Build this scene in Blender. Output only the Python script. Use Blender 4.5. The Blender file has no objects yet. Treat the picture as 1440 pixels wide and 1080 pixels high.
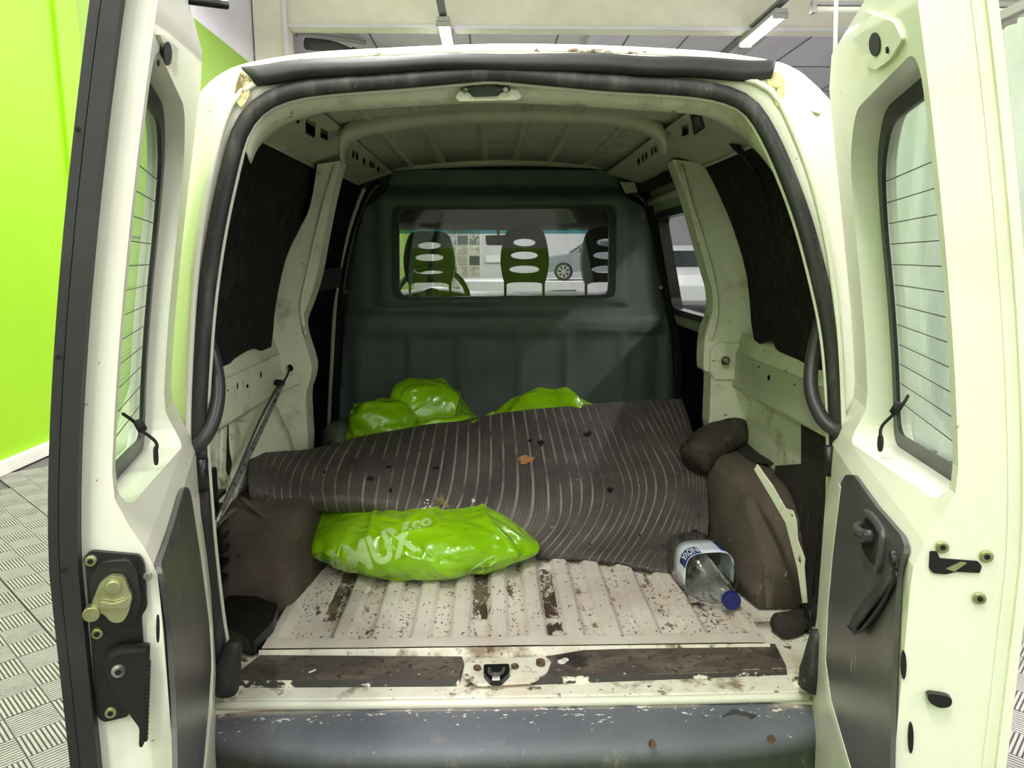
import bpy, bmesh, math, random
from mathutils import Vector, Matrix, noise
from mathutils.geometry import tessellate_polygon
random.seed(7)
S = bpy.context.scene
COL = S.collection

# ------------------------------------------------------------------ camera
CAMP = Vector((-0.05, -1.38, 1.44))
FPX = 1050.0
PITCH = math.radians(9.6)
YAW = math.radians(1.47)
cd = bpy.data.cameras.new('camera'); cam = bpy.data.objects.new('camera', cd); COL.objects.link(cam)
cd.sensor_width = 36; cd.lens = FPX / 1440 * 36; cd.clip_start = 0.02; cd.clip_end = 200
cam.location = CAMP; cam.rotation_euler = (math.pi/2 - PITCH, 0, -YAW)
S.camera = cam
# ------------------------------------------------------------------ world and light
W = bpy.data.worlds.new('world'); S.world = W; W.use_nodes = True
W.node_tree.nodes['Background'].inputs[0].default_value = (0.9, 0.95, 1.0, 1)
W.node_tree.nodes['Background'].inputs[1].default_value = 0.6
S.view_settings.view_transform = 'Standard'; S.view_settings.look = 'None'
S.view_settings.gamma = 1; S.view_settings.use_curve_mapping = False
S.view_settings.exposure = -0.45
S.cycles.use_denoising = True
S.cycles.max_bounces = 8; S.cycles.transparent_max_bounces = 16
S.cycles.sample_clamp_indirect = 6; S.cycles.caustics_reflective = False; S.cycles.caustics_refractive = False

def area(x, y, z, sx, sy, e, col=(1, .975, .94), rot=(0, 0, 0)):
    l = bpy.data.lights.new('area_light', 'AREA'); l.shape = 'RECTANGLE'; l.size = sx; l.size_y = sy
    l.energy = e; l.color = col
    o = bpy.data.objects.new('area_light', l); COL.objects.link(o); o.location = (x, y, z); o.rotation_euler = rot
    return o
LAMP_Z = 4.55
E = 125
for lx in (-0.7, 3.75, -3.0):
    for ly in (-4.6, -2.0, 0.8, 3.6, 6.6, 9.4, 13.5):
        if lx < -2 and ly > 9: continue
        e_ = E * (.25 if lx < -2 else 1) * (1.1 if ly < 0 else 1)
        area(lx, ly, LAMP_Z - .06, .16, 1.45, e_)
        if ly < 9: area(lx, ly, LAMP_Z - .10, 1.2, 2.0, e_ * (.75 if ly > 3 else .25), rot=(math.pi, 0, 0))
area(8.5, 9.5, 4.6, 3, 6, 260); area(2, 17, 4.6, 6, 2, 300); area(2, 25, 4.9, 8, 3, 700)
area(-.6, -5.0, 3.2, 5.5, 1.3, 60, (.97, 1, .98), rot=(math.radians(80), 0, 0))      # added soft fill behind the camera, brightens the load bay; not a window

# ------------------------------------------------------------------ un-projection (photo pixel -> point at a real depth)
_cr = Matrix.Rotation(-YAW, 3, 'Z') @ Matrix.Rotation(math.pi/2 - PITCH, 3, 'X')
def ray(px, py): return _cr @ Vector(((px - 720) / FPX, (540 - py) / FPX, -1))
def PY(px, py, y): d = ray(px, py); return CAMP + d * ((y - CAMP.y) / d.y)
def PX(px, py, x): d = ray(px, py); return CAMP + d * ((x - CAMP.x) / d.x)
def PZ(px, py, z): d = ray(px, py); return CAMP + d * ((z - CAMP.z) / d.z)
def PN(px, py, o, n):
    d = ray(px, py); n = Vector(n); o = Vector(o)
    return CAMP + d * ((o - CAMP).dot(n) / d.dot(n))
def lerp(a, b, t): return a + (b - a) * t
def interp(tab, x):
    if x <= tab[0][0]: return tab[0][1]
    for (a, fa), (b, fb) in zip(tab, tab[1:]):
        if x <= b: return fa + (fb - fa) * (x - a) / (b - a)
    return tab[-1][1]
def smooth(a, b, x):
    t = min(1, max(0, (x - a) / (b - a))); return t * t * (3 - 2 * t)
def sx(z): return interp([(0.5, .75), (1.08, .75), (1.2, .705), (1.62, .61), (1.745, .575), (1.85, .47)], z)
def lean(z): return 0 if z < 1.1 else .10 * ((z - 1.1) / .65) ** 1.4
def PR(px, py, off=0):
    z = 1.2
    for _ in range(8): p = PY(px, py, lean(z) + off); z = p.z
    return p

# ------------------------------------------------------------------ materials
def nt(name):
    m = bpy.data.materials.new(name); m.use_nodes = True
    t = m.node_tree; return m, t, t.nodes['Principled BSDF']
def srgb(c): return tuple(((v/255) / 12.92 if v <= 10 else ((v/255 + .055) / 1.055) ** 2.4) for v in c) + (1,)
def N(t, k, **kw):
    n = t.nodes.new(k)
    for a, b in kw.items():
        if a.startswith('i_'): n.inputs[int(a[2:]) if a[2:].isdigit() else a[2:]].default_value = b
        else: setattr(n, a, b)
    return n
def ramp(t, src, stops):
    r = t.nodes.new('ShaderNodeValToRGB'); e = r.color_ramp.elements
    while len(e) < len(stops): e.new(.5)
    for el, (p, c) in zip(e, stops): el.position = p; el.color = c if len(c) == 4 else (*c, 1)
    t.links.new(src, r.inputs[0]); return r.outputs[0]
def mix(t, a, b, f):
    n = t.nodes.new('ShaderNodeMix'); n.data_type = 'RGBA'
    for s, v in ((6, a), (7, b), (0, f)):
        if isinstance(v, (tuple, float, int)): n.inputs[s].default_value = v
        else: t.links.new(v, n.inputs[s])
    return n.outputs[2]
def coords(t, scale=(1, 1, 1), kind='Object'):
    tc = N(t, 'ShaderNodeTexCoord'); mp = N(t, 'ShaderNodeMapping'); mp.inputs['Scale'].default_value = scale
    t.links.new(tc.outputs[kind], mp.inputs[0]); return mp.outputs[0]
def tex(t, vec, scale, detail=4, rough=.55, kind='ShaderNodeTexNoise'):
    n = N(t, kind); n.inputs['Scale'].default_value = scale
    if kind == 'ShaderNodeTexNoise': n.inputs['Detail'].default_value = detail; n.inputs['Roughness'].default_value = rough
    t.links.new(vec, n.inputs['Vector']); return n.outputs[0]
def bump(t, b, h, strength=.3, dist=.01):
    n = N(t, 'ShaderNodeBump'); n.inputs['Strength'].default_value = strength; n.inputs['Distance'].default_value = dist
    t.links.new(h, n.inputs['Height']); t.links.new(n.outputs[0], b.inputs['Normal'])
def mat(name, c, rough=.5, metal=0, layers=(), bmp=None, coat=0, spec=.5, sheen=0):
    """layers: (colour, noise scale, lo, hi, (stretch))  lo..hi of the noise turn the layer on"""
    m, t, b = nt(name)
    b.inputs['Roughness'].default_value = rough; b.inputs['Metallic'].default_value = metal
    b.inputs['Coat Weight'].default_value = coat; b.inputs['Specular IOR Level'].default_value = spec
    col = srgb(c)
    for L in layers:
        v = coords(t, L[4] if len(L) > 4 else (1, 1, 1))
        n = tex(t, v, L[1], 8 if len(L) < 6 else L[5], .62)
        f = ramp(t, n, [(L[2], (0, 0, 0)), (L[3], (1, 1, 1))])
        col = mix(t, col, srgb(L[0]), f)
    if isinstance(col, tuple): b.inputs['Base Color'].default_value = col
    else: t.links.new(col, b.inputs['Base Color'])
    if bmp:
        v = coords(t, bmp[3] if len(bmp) > 3 else (1, 1, 1)); bump(t, b, tex(t, v, bmp[0], 5), bmp[1], bmp[2])
    return m
M = {}
M['paint'] = mat('white_paint', (230, 230, 214), .38, coat=.3, layers=[((222, 220, 204), 6, .5, .75), ((120, 112, 92), 38, .69, .74)])
M['paint_in'] = mat('white_paint_inside', (226, 229, 206), .42, layers=[((206, 208, 184), 5, .45, .75), ((110, 104, 84), 30, .64, .70), ((160, 152, 124), 9, .56, .75)])
M['paint_roof_shaded'] = mat('roof_paint_shaded', (190, 192, 172), .55, layers=[((150, 150, 134), 5, .5, .75), ((80, 72, 62), 24, .64, .7)])  # same white paint as the body, darkened to hold the roof's shade
M['rail'] = mat('rail_paint', (186, 190, 166), .45, layers=[((150, 152, 132), 7, .5, .75), ((70, 66, 56), 40, .68, .72)])
M['primer'] = mat('yellowed_sealer', (214, 205, 150), .6, layers=[((120, 100, 60), 26, .55, .62)], bmp=(60, .6, .006))
M['rubber'] = mat('black_rubber', (36, 35, 36), .55, layers=[((92, 86, 82), 24, .52, .74, (1, 1, .25)), ((150, 145, 138), 70, .66, .73)], bmp=(25, .15, .004))
M['seal2'] = mat('dark_weatherstrip', (22, 22, 23), .5, layers=[((58, 58, 58), 5, .5, .8)])
M['dseal'] = mat('door_weatherstrip', (30, 31, 31), .55, layers=[((48, 50, 49), 6, .5, .8), ((30, 30, 30), 14, .62, .7)])
M['blk'] = mat('black_plastic', (22, 23, 23), .38, layers=[((40, 40, 40), 9, .5, .8)])
M['blk_m'] = mat('black_matte', (12, 12, 13), .8)
M['void'] = mat('cavity_shade', (10, 11, 10), .9)  # near-black stand-in for the shade inside holes and recesses
M['card'] = mat('dark_door_card', (66, 66, 66), .3, layers=[((92, 88, 86), 3, .45, .7), ((150, 148, 146), 40, .66, .70, (1, 1, .25)), ((190, 188, 184), 16, .72, .735, (3, 3, .35)), ((48, 48, 48), 8, .55, .7)], bmp=(140, .12, .002))
M['felt'] = mat('black_felt', (36, 34, 34), .95, layers=[((58, 54, 54), 70, .5, .7, (1, 1, .35)), ((78, 72, 72), 7, .6, .85)], bmp=(110, .9, .006, (1, 1, .4)), spec=.1)
M['felt_d'] = mat('dark_blue_felt', (20, 22, 26), .95, bmp=(110, .6, .004), spec=.1)
M['carpet'] = mat('brown_grey_carpet', (98, 88, 79), .95, layers=[((80, 72, 65), 8, .45, .7), ((126, 116, 104), 30, .62, .75), ((44, 40, 36), 16, .66, .7)], bmp=(160, .5, .003), spec=.15)
M['bulk'] = mat('dark_green_grey_bulkhead', (98, 110, 104), .6, layers=[((80, 92, 88), 4, .45, .7)], bmp=(220, .06, .002))
M['strip'] = mat('worn_step_rubber', (84, 74, 68), .75, layers=[((126, 114, 102), 14, .47, .72, (.5, 1, 1)), ((50, 42, 38), 6, .55, .62), ((60, 52, 46), 50, .56, .62), ((225, 215, 200), 70, .66, .70)], bmp=(90, .3, .003))
M['strip_f'] = mat('step_rubber_edge', (56, 54, 50), .6, layers=[((228, 222, 206), 30, .56, .60, (.6, 1, 1))], bmp=(60, .3, .003))
M['sill'] = mat('scuffed_sill_paint', (240, 236, 220), .45, layers=[((214, 200, 180), 6, .5, .7), ((150, 130, 108), 9, .54, .64), ((98, 82, 66), 26, .59, .66), ((70, 56, 44), 80, .63, .68)])
M['bump'] = mat('bumper_plastic', (74, 77, 82), .42, layers=[((58, 62, 66), 5, .45, .7), ((150, 150, 150), 30, .67, .72, (.4, 1, 2)), ((226, 224, 218), 85, .72, .75)], bmp=(90, .15, .003))
M['metal'] = mat('zinc_metal', (190, 188, 150), .32, .85, layers=[((150, 150, 90), 14, .45, .6)])
M['steel'] = mat('dull_steel', (160, 160, 158), .35, .7, layers=[((90, 88, 84), 60, .5, .6)])
M['rust'] = mat('rusty_bolt', (112, 90, 72), .8, .2, layers=[((70, 52, 40), 60, .5, .6)])
M['white'] = mat('white_wall', (226, 224, 228), .8, layers=[((214, 212, 218), 1.2, .45, .7)])
M['cream'] = mat('cream_beam', (240, 235, 218), .8, layers=[((226, 220, 202), 1.5, .4, .7)], bmp=(6, .1, .02))
M['ceil'] = mat('lilac_ceiling', (226, 221, 234), .8, layers=[((214, 208, 222), .8, .45, .7)])
M['seam'] = mat('ceiling_seam', (130, 126, 134), .8)
M['lime'] = mat('lime_wall_paint', (154, 208, 16), .5, layers=[((146, 200, 14), .7, .4, .7)])
M['lime_d'] = mat('green_wall_paint', (146, 186, 62), .55)
M['bboard'] = mat('white_baseboard', (236, 236, 226), .5)
M['lampbody'] = mat('lamp_body', (170, 170, 166), .5)
M['curtain'] = mat('white_curtain', (214, 218, 214), .8, layers=[((198, 204, 198), 2, .4, .7)], bmp=(12, .2, .01, (1, 1, .1)))
M['tile'] = mat('grey_floor_tile', (164, 160, 157), .6, layers=[((148, 144, 141), 9, .45, .7)])
M['tilegap'] = mat('tile_gap', (84, 82, 80), .8)
M['floorbase'] = mat('dark_floor_base', (96, 95, 93), .8)
M['floorfar'] = mat('pale_showroom_floor', (178, 180, 182), .35)
M['hose'] = mat('grey_black_hose', (48, 47, 50), .42)
M['seat'] = mat('headrest_plastic', (34, 38, 34), .5)
M['blue'] = mat('blue_cap', (34, 38, 112), .35)
M['label'] = mat('white_label', (226, 230, 240), .4, layers=[((200, 208, 226), 20, .5, .7)])
M['labelb'] = mat('blue_label_print', (30, 52, 120), .4)
M['letter'] = mat('pale_print', (188, 222, 140), .35, layers=[((160, 208, 90), 26, .5, .66)])
M['faint'] = mat('faint_lettering', (90, 94, 92), .6)
M['leaf'] = mat('dry_leaf', (176, 128, 82), .7, layers=[((110, 70, 40), 60, .5, .7)])
M['chip'] = mat('wood_chip', (160, 100, 56), .8)
M['straw'] = mat('dry_straw', (168, 146, 104), .9)
M['chalk'] = mat('white_crumbs', (232, 230, 222), .8)
M['rag'] = mat('dark_rag', (46, 40, 36), .85, layers=[((120, 108, 90), 60, .66, .72)], bmp=(40, .7, .012))
M['roll'] = mat('dirty_dark_roll', (62, 54, 46), .7, layers=[((98, 90, 76), 12, .5, .75, (1, 1, 2)), ((28, 24, 22), 22, .55, .65)], bmp=(34, .7, .01))
M['car'] = mat('grey_car_paint', (120, 124, 130), .25, .3)
M['carw'] = mat('white_car_paint', (226, 228, 230), .3)
M['carg'] = mat('dark_car_glass', (50, 54, 58), .12)
M['dash'] = mat('dash_plastic', (70, 72, 74), .45)
M['liner'] = mat('grey_headliner', (84, 84, 84), .9)

def emis(name, c, s):
    m, t, b = nt(name); b.inputs['Emission Color'].default_value = (*c, 1); b.inputs['Emission Strength'].default_value = s; return m
M['leafpane'] = mat('foliage_through_pane', (200, 206, 200), .3, layers=[((90, 100, 84), 9, .45, .55)])
M['brickpane'] = mat('bright_pane', (214, 214, 204), .3, layers=[((176, 168, 156), 4, .45, .55)])
M['tube_off'] = mat('bright_sign', (246, 246, 246), .4)
M['tube'] = emis('fluorescent_tube', (1, .99, .97), 9)
def glass(name, tint, gloss=1.0, rough=.01):
    m = bpy.data.materials.new(name); m.use_nodes = True; t = m.node_tree; t.nodes.clear()
    o = N(t, 'ShaderNodeOutputMaterial'); mx = N(t, 'ShaderNodeMixShader'); tr = N(t, 'ShaderNodeBsdfTransparent'); gl = N(t, 'ShaderNodeBsdfGlossy')
    ge = N(t, 'ShaderNodeNewGeometry'); dt = N(t, 'ShaderNodeVectorMath', operation='DOT_PRODUCT')
    t.links.new(ge.outputs['Normal'], dt.inputs[0]); t.links.new(ge.outputs['Incoming'], dt.inputs[1])
    def mth(op, a, b=0):
        k = N(t, 'ShaderNodeMath', operation=op)
        if isinstance(a, float): k.inputs[0].default_value = a
        else: t.links.new(a, k.inputs[0])
        if isinstance(b, (int, float)): k.inputs[1].default_value = b
        else: t.links.new(b, k.inputs[1])
        return k.outputs[0]
    f5 = mth('POWER', mth('SUBTRACT', 1.0, mth('ABSOLUTE', dt.outputs['Value'])), 5)
    mu = N(t, 'ShaderNodeMath', operation='MULTIPLY'); mu.inputs[1].default_value = gloss; t.links.new(mth('ADD', mth('MULTIPLY', f5, .96), .04), mu.inputs[0]); mu.use_clamp = True
    tr.inputs[0].default_value = (*tint, 1); gl.inputs['Roughness'].default_value = rough
    t.links.new(mu.outputs[0], mx.inputs[0]); t.links.new(tr.outputs[0], mx.inputs[1]); t.links.new(gl.outputs[0], mx.inputs[2]); t.links.new(mx.outputs[0], o.inputs[0])
    return m
M['glass'] = glass('door_glass', (.90, .95, .92), .45)
M['wglass'] = glass('clear_window_glass', (.95, .96, .96), .6)
M['jug'] = glass('clear_bottle_plastic', (.95, .96, .97), 1.0, .10)
M['gbag'] = mat('grey_clear_bag', (120, 128, 104), .3, layers=[((80, 88, 70), 12, .45, .6)], bmp=(30, .6, .01)); M['gbag'].node_tree.nodes['Principled BSDF'].inputs['Alpha'].default_value = .7

def bag_mat():
    m, t, b = nt('lime_bag_plastic')
    v = coords(t); n = tex(t, v, 5, 3)
    c = ramp(t, n, [(.35, srgb((134, 190, 8))), (.7, srgb((160, 212, 22)))])
    t.links.new(c, b.inputs['Base Color']); b.inputs['Roughness'].default_value = .22; b.inputs['Coat Weight'].default_value = .4
    b.inputs['Subsurface Weight'].default_value = .15; b.inputs['Subsurface Radius'].default_value = (.02, .03, .005); b.inputs['Subsurface Scale'].default_value = .5
    w = N(t, 'ShaderNodeTexVoronoi', feature='SMOOTH_F1'); w.inputs['Scale'].default_value = 22
    nn = N(t, 'ShaderNodeTexNoise'); nn.inputs['Scale'].default_value = 7; t.links.new(v, nn.inputs[0])
    t.links.new(mix(t, v, nn.outputs[1], .25), w.inputs['Vector'])
    bump(t, b, w.outputs[0], .8, .014)
    return m
M['bag'] = bag_mat()

def stripe_mat():
    m, t, b = nt('ribbed_rubber_mat')
    tc = N(t, 'ShaderNodeTexCoord'); sp = N(t, 'ShaderNodeSeparateXYZ'); t.links.new(tc.outputs['UV'], sp.inputs[0])
    def saw(mult):
        a = N(t, 'ShaderNodeMath', operation='MULTIPLY'); a.inputs[1].default_value = mult; t.links.new(sp.outputs[0], a.inputs[0])
        f = N(t, 'ShaderNodeMath', operation='FRACT'); t.links.new(a.outputs[0], f.inputs[0])
        p = N(t, 'ShaderNodeMath', operation='PINGPONG'); p.inputs[1].default_value = .5; t.links.new(f.outputs[0], p.inputs[0]); return p.outputs[0]
    big = saw(46); fine = saw(230)
    v = coords(t)
    line = ramp(t, big, [(.055, (1, 1, 1)), (.10, (0, 0, 0))])
    brk = ramp(t, tex(t, v, 9, 5), [(.36, (0, 0, 0)), (.58, (.8, .8, .8))])
    mm = N(t, 'ShaderNodeMix'); mm.data_type = 'RGBA'; mm.blend_type = 'MULTIPLY'; mm.inputs[0].default_value = 1
    t.links.new(line, mm.inputs[6]); t.links.new(brk, mm.inputs[7])
    base = ramp(t, tex(t, v, 7, 8, .65), [(.3, srgb((62, 54, 52))), (.52, srgb((80, 72, 69))), (.78, srgb((104, 97, 91)))])
    fr = ramp(t, fine, [(.1, (.62, .62, .62)), (.35, (1, 1, 1))])
    m2 = N(t, 'ShaderNodeMix'); m2.data_type = 'RGBA'; m2.blend_type = 'MULTIPLY'; m2.inputs[0].default_value = .55
    t.links.new(base, m2.inputs[6]); t.links.new(fr, m2.inputs[7])
    c = mix(t, m2.outputs[2], srgb((150, 145, 132)), mm.outputs[2])
    sp2 = ramp(t, tex(t, v, 34, 3), [(.70, (0, 0, 0)), (.73, (1, 1, 1))])
    c = mix(t, c, srgb((14, 13, 13)), sp2)
    sp3 = ramp(t, tex(t, coords(t, (1.3, 1, 1)), 90, 3), [(.715, (0, 0, 0)), (.74, (.8, .8, .8))])
    c = mix(t, c, srgb((190, 184, 172)), sp3)
    t.links.new(c, b.inputs['Base Color']); b.inputs['Roughness'].default_value = .62
    bump(t, b, fine, .5, .003)
    return m
M['mat'] = stripe_mat()

def cargo_mat():
    m, t, b = nt('dirty_cargo_floor_paint')
    v = coords(t)
    base = ramp(t, tex(t, v, 6, 6), [(.35, srgb((232, 222, 212))), (.7, srgb((206, 192, 180)))])
    gm = N(t, 'ShaderNodeNewGeometry'); sep = N(t, 'ShaderNodeSeparateXYZ'); t.links.new(gm.outputs['Position'], sep.inputs[0])
    low = N(t, 'ShaderNodeMapRange'); low.inputs[1].default_value = .5735; low.inputs[2].default_value = .582; low.inputs[3].default_value = .075; low.inputs[4].default_value = -.02
    t.links.new(sep.outputs[2], low.inputs[0])
    def spots(scale, lo, colr, st, c):
        n = tex(t, coords(t, st), scale, 7, .68)
        a = N(t, 'ShaderNodeMath', operation='ADD'); t.links.new(n, a.inputs[0]); t.links.new(low.outputs[0], a.inputs[1]); a2_ = N(t, 'ShaderNodeMath', operation='ADD'); t.links.new(a.outputs[0], a2_.inputs[0]); t.links.new(pit.outputs[0], a2_.inputs[1]); a = a2_
        f = ramp(t, a.outputs[0], [(lo, (0, 0, 0)), (lo + .035, (1, 1, 1))]); return mix(t, c, srgb(colr), f)
    pit = N(t, 'ShaderNodeMapRange'); pit.inputs[1].default_value = .5660; pit.inputs[2].default_value = .5672; pit.inputs[3].default_value = .10; pit.inputs[4].default_value = 0; t.links.new(sep.outputs[2], pit.inputs[0])
    c = spots(95, .66, (92, 78, 68), (1, .7, 1), base)
    c = spots(26, .665, (120, 104, 88), (1, .45, 1), c)
    c = spots(11, .685, (74, 58, 46), (1.6, .6, 1), c)
    t.links.new(c, b.inputs['Base Color']); b.inputs['Roughness'].default_value = .5
    bump(t, b, tex(t, v, 60, 4), .15, .003)
    return m
M['cargo'] = cargo_mat()
def bumper_mat():
    m, t, b = nt('worn_bumper_plastic'); v = coords(t)
    gm = N(t, 'ShaderNodeNewGeometry'); sep = N(t, 'ShaderNodeSeparateXYZ'); t.links.new(gm.outputs['Position'], sep.inputs[0])
    base = ramp(t, tex(t, v, 4, 5), [(.35, srgb((88, 91, 100))), (.7, srgb((108, 110, 118)))])
    low_mottle = ramp(t, tex(t, coords(t, (1, 1, .5)), 22, 8, .7), [(.42, srgb((50, 56, 48))), (.60, srgb((64, 68, 56))), (.72, srgb((118, 120, 92)))])  # darker, greener mottle blended in towards the bottom
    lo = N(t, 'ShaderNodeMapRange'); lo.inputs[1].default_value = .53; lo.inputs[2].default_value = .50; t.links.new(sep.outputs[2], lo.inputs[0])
    c = mix(t, base, low_mottle, lo.outputs[0])
    up = N(t, 'ShaderNodeMapRange'); up.inputs[1].default_value = -.10; up.inputs[2].default_value = -.03; up.inputs[3].default_value = -.09; up.inputs[4].default_value = .045; t.links.new(sep.outputs[1], up.inputs[0])
    for sc_, lo_ in ((75, .655), (34, .685)):
        a = N(t, 'ShaderNodeMath', operation='ADD'); t.links.new(tex(t, coords(t, (.7, 1.4, 1)), sc_, 5, .6), a.inputs[0]); t.links.new(up.outputs[0], a.inputs[1])
        c = mix(t, c, srgb((222, 218, 208)), ramp(t, a.outputs[0], [(lo_, (0, 0, 0)), (lo_ + .02, (1, 1, 1))]))
    e = N(t, 'ShaderNodeMapRange'); e.inputs[1].default_value = -.02; e.inputs[2].default_value = .0; t.links.new(sep.outputs[1], e.inputs[0])
    a = N(t, 'ShaderNodeMath', operation='MULTIPLY'); t.links.new(e.outputs[0], a.inputs[0]); t.links.new(ramp(t, tex(t, v, 8, 6), [(.42, (0, 0, 0)), (.5, (1, 1, 1))]), a.inputs[1])
    c = mix(t, c, srgb((206, 190, 172)), a.outputs[0])
    scr = ramp(t, tex(t, coords(t, (3, 3, .25)), 34, 3), [(.70, (0, 0, 0)), (.73, (.5, .5, .5))]); c = mix(t, c, srgb((150, 152, 150)), scr)
    c = mix(t, c, srgb((128, 130, 126)), ramp(t, tex(t, coords(t, (1, 1, 3)), 12, 8, .75), [(.60, (0, 0, 0)), (.66, (.45, .45, .45))]))
    t.links.new(c, b.inputs['Base Color']); b.inputs['Roughness'].default_value = .5; bump(t, b, tex(t, v, 120, 4), .15, .002); return m
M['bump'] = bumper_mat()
def mixed_floor():
    m, t, b = nt('distant_floor'); v = coords(t)
    n = N(t, 'ShaderNodeTexChecker'); n.inputs['Scale'].default_value = 5; t.links.new(v, n.inputs[0])
    n.inputs[1].default_value = srgb((160, 160, 160)); n.inputs[2].default_value = srgb((136, 136, 136))
    t.links.new(n.outputs[0], b.inputs['Base Color']); b.inputs['Roughness'].default_value = .35; return m
M['floorfar'] = mixed_floor()

# ------------------------------------------------------------------ mesh helpers
def link(name, me, m=None, parent=None, sm=False, bevel=0, seg=2, solid=0, off=-1, ang=35, subsurf=0):
    o = bpy.data.objects.new(name, me); COL.objects.link(o)
    if m: me.materials.append(M[m] if isinstance(m, str) else m)
    if sm:
        for p in me.polygons: p.use_smooth = True
    if solid:
        k = o.modifiers.new('solid', 'SOLIDIFY'); k.thickness = solid; k.offset = off
    if bevel:
        k = o.modifiers.new('bevel', 'BEVEL'); k.width = bevel; k.segments = seg; k.limit_method = 'ANGLE'; k.angle_limit = math.radians(ang); k.harden_normals = False
    if subsurf:
        k = o.modifiers.new('sub', 'SUBSURF'); k.levels = subsurf; k.render_levels = subsurf
    if parent: setp(o, parent)
    return o
def wloc(o):
    l = Vector(o.location)
    if o.parent: pass
    return l
def setp(o, parent):
    o.parent = parent
    o.matrix_parent_inverse = Matrix.Translation(-Vector(parent.get('_base', (0, 0, 0))))
    o['_base'] = (0, 0, 0)
def thing(name, label, cat, loc=(0, 0, 0), group=None):
    o = bpy.data.objects.new(name, None); COL.objects.link(o); o.empty_display_size = .05
    o.location = loc; o['_base'] = tuple(loc); tag(o, label, cat, group); return o
def tag(o, label, cat, group=None, kind=None):
    o['label'] = label; o['category'] = cat
    if group: o['group'] = group
    if kind: o['kind'] = kind
    return o
def struct(o): o['kind'] = 'structure'; return o
def mk(name, v, f, m, parent=None, **k):
    me = bpy.data.meshes.new(name); me.from_pydata([tuple(p) for p in v], [], f); me.validate(); me.update()
    return link(name, me, m, parent, **k)
def frombm(name, bm, m, parent=None, **k):
    bmesh.ops.recalc_face_normals(bm, faces=bm.faces)
    me = bpy.data.meshes.new(name); bm.to_mesh(me); bm.free(); return link(name, me, m, parent, **k)
def bmbox(bm, x0, x1, y0, y1, z0, z1, mtx=None):
    v = [bm.verts.new((x, y, z)) for z in (z0, z1) for y in (y0, y1) for x in (x0, x1)]
    for f in ((0, 2, 3, 1), (4, 5, 7, 6), (0, 1, 5, 4), (2, 6, 7, 3), (0, 4, 6, 2), (1, 3, 7, 5)): bm.faces.new([v[i] for i in f])
    if mtx:
        for q in v: q.co = mtx @ q.co
    return v
def box(name, x0, x1, y0, y1, z0, z1, m, parent=None, bevel=.004, mtx=None, **k):
    bm = bmesh.new(); bmbox(bm, x0, x1, y0, y1, z0, z1, mtx); return frombm(name, bm, m, parent, bevel=bevel, **k)
def cat(p, n):
    """Catmull-Rom through points, n samples per span"""
    p = [Vector(a) for a in p]; out = []
    q = [p[0] * 2 - p[1]] + p + [p[-1] * 2 - p[-2]]
    for i in range(1, len(q) - 2):
        a, b, c, d = q[i-1:i+3]
        for j in range(n):
            t = j / n
            out.append(.5 * ((2*b) + (c - a) * t + (2*a - 5*b + 4*c - d) * t*t + (3*b - a - 3*c + d) * t**3))
    out.append(p[-1]); return out
def tube(name, pts, r, m, parent=None, n=4, seg=10, closed=False, taper=None, flat=1, jit=0, bm=None):
    P = cat(pts, n) if n > 1 else [Vector(p) for p in pts]
    if closed: P = P[:-1]
    own = bm is None
    if own: bm = bmesh.new()
    rings = []; up = Vector((0, 0, 1)); L = len(P)
    prev = None
    for i, p in enumerate(P):
        if closed: d = (P[(i+1) % L] - P[i-1])
        else: d = P[min(i+1, L-1)] - P[max(i-1, 0)]
        if d.length < 1e-9: d = Vector((0, 1, 0))
        d.normalize()
        if prev is None:
            a = d.cross(up)
            if a.length < .2: a = d.cross(Vector((1, 0, 0)))
        else: a = prev - d * prev.dot(d)
        a.normalize(); prev = a; b = d.cross(a)
        rr = r if taper is None else r * interp(taper, i / (L - 1))
        ring = []
        for k in range(seg):
            th = 2 * math.pi * k / seg
            q = p + a * rr * math.cos(th) + b * rr * flat * math.sin(th)
            if jit: q += noise.noise_vector(q * 14) * jit
            ring.append(bm.verts.new(q))
        rings.append(ring)
    for i in range(L if closed else L - 1):
        A, B = rings[i], rings[(i+1) % L]
        for k in range(seg): bm.faces.new((A[k], A[(k+1) % seg], B[(k+1) % seg], B[k]))
    if not closed: bm.faces.new(rings[0][::-1]); bm.faces.new(rings[-1])
    if own: return frombm(name, bm, m, parent, sm=True)
def loft(name, rows, m, parent=None, uv=False, closed=False, **k):
    n = len(rows[0]); v = [p for r in rows for p in r]; f = []
    for i in range(len(rows) - 1):
        for j in range(n - 1 if not closed else n):
            a = i*n + j; b = i*n + (j+1) % n; f.append((a, b, b + n, a + n))
    k.setdefault('sm', True)
    o = mk(name, v, f, m, parent, **k)
    if uv:
        u = o.data.uv_layers.new(name='UVMap')
        for l in o.data.loops:
            i = l.vertex_index; u.data[l.index].uv = ((i % n) / (n - 1), (i // n) / (len(rows) - 1))
    return o
def resurf(grid, nu, nv):
    """bicubic refinement of a grid of points: rows x cols"""
    R = [cat(r, nu) for r in grid]
    C = [cat([r[j] for r in R], nv) for j in range(len(R[0]))]
    return [[C[j][i] for j in range(len(C))] for i in range(len(C[0]))]
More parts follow.
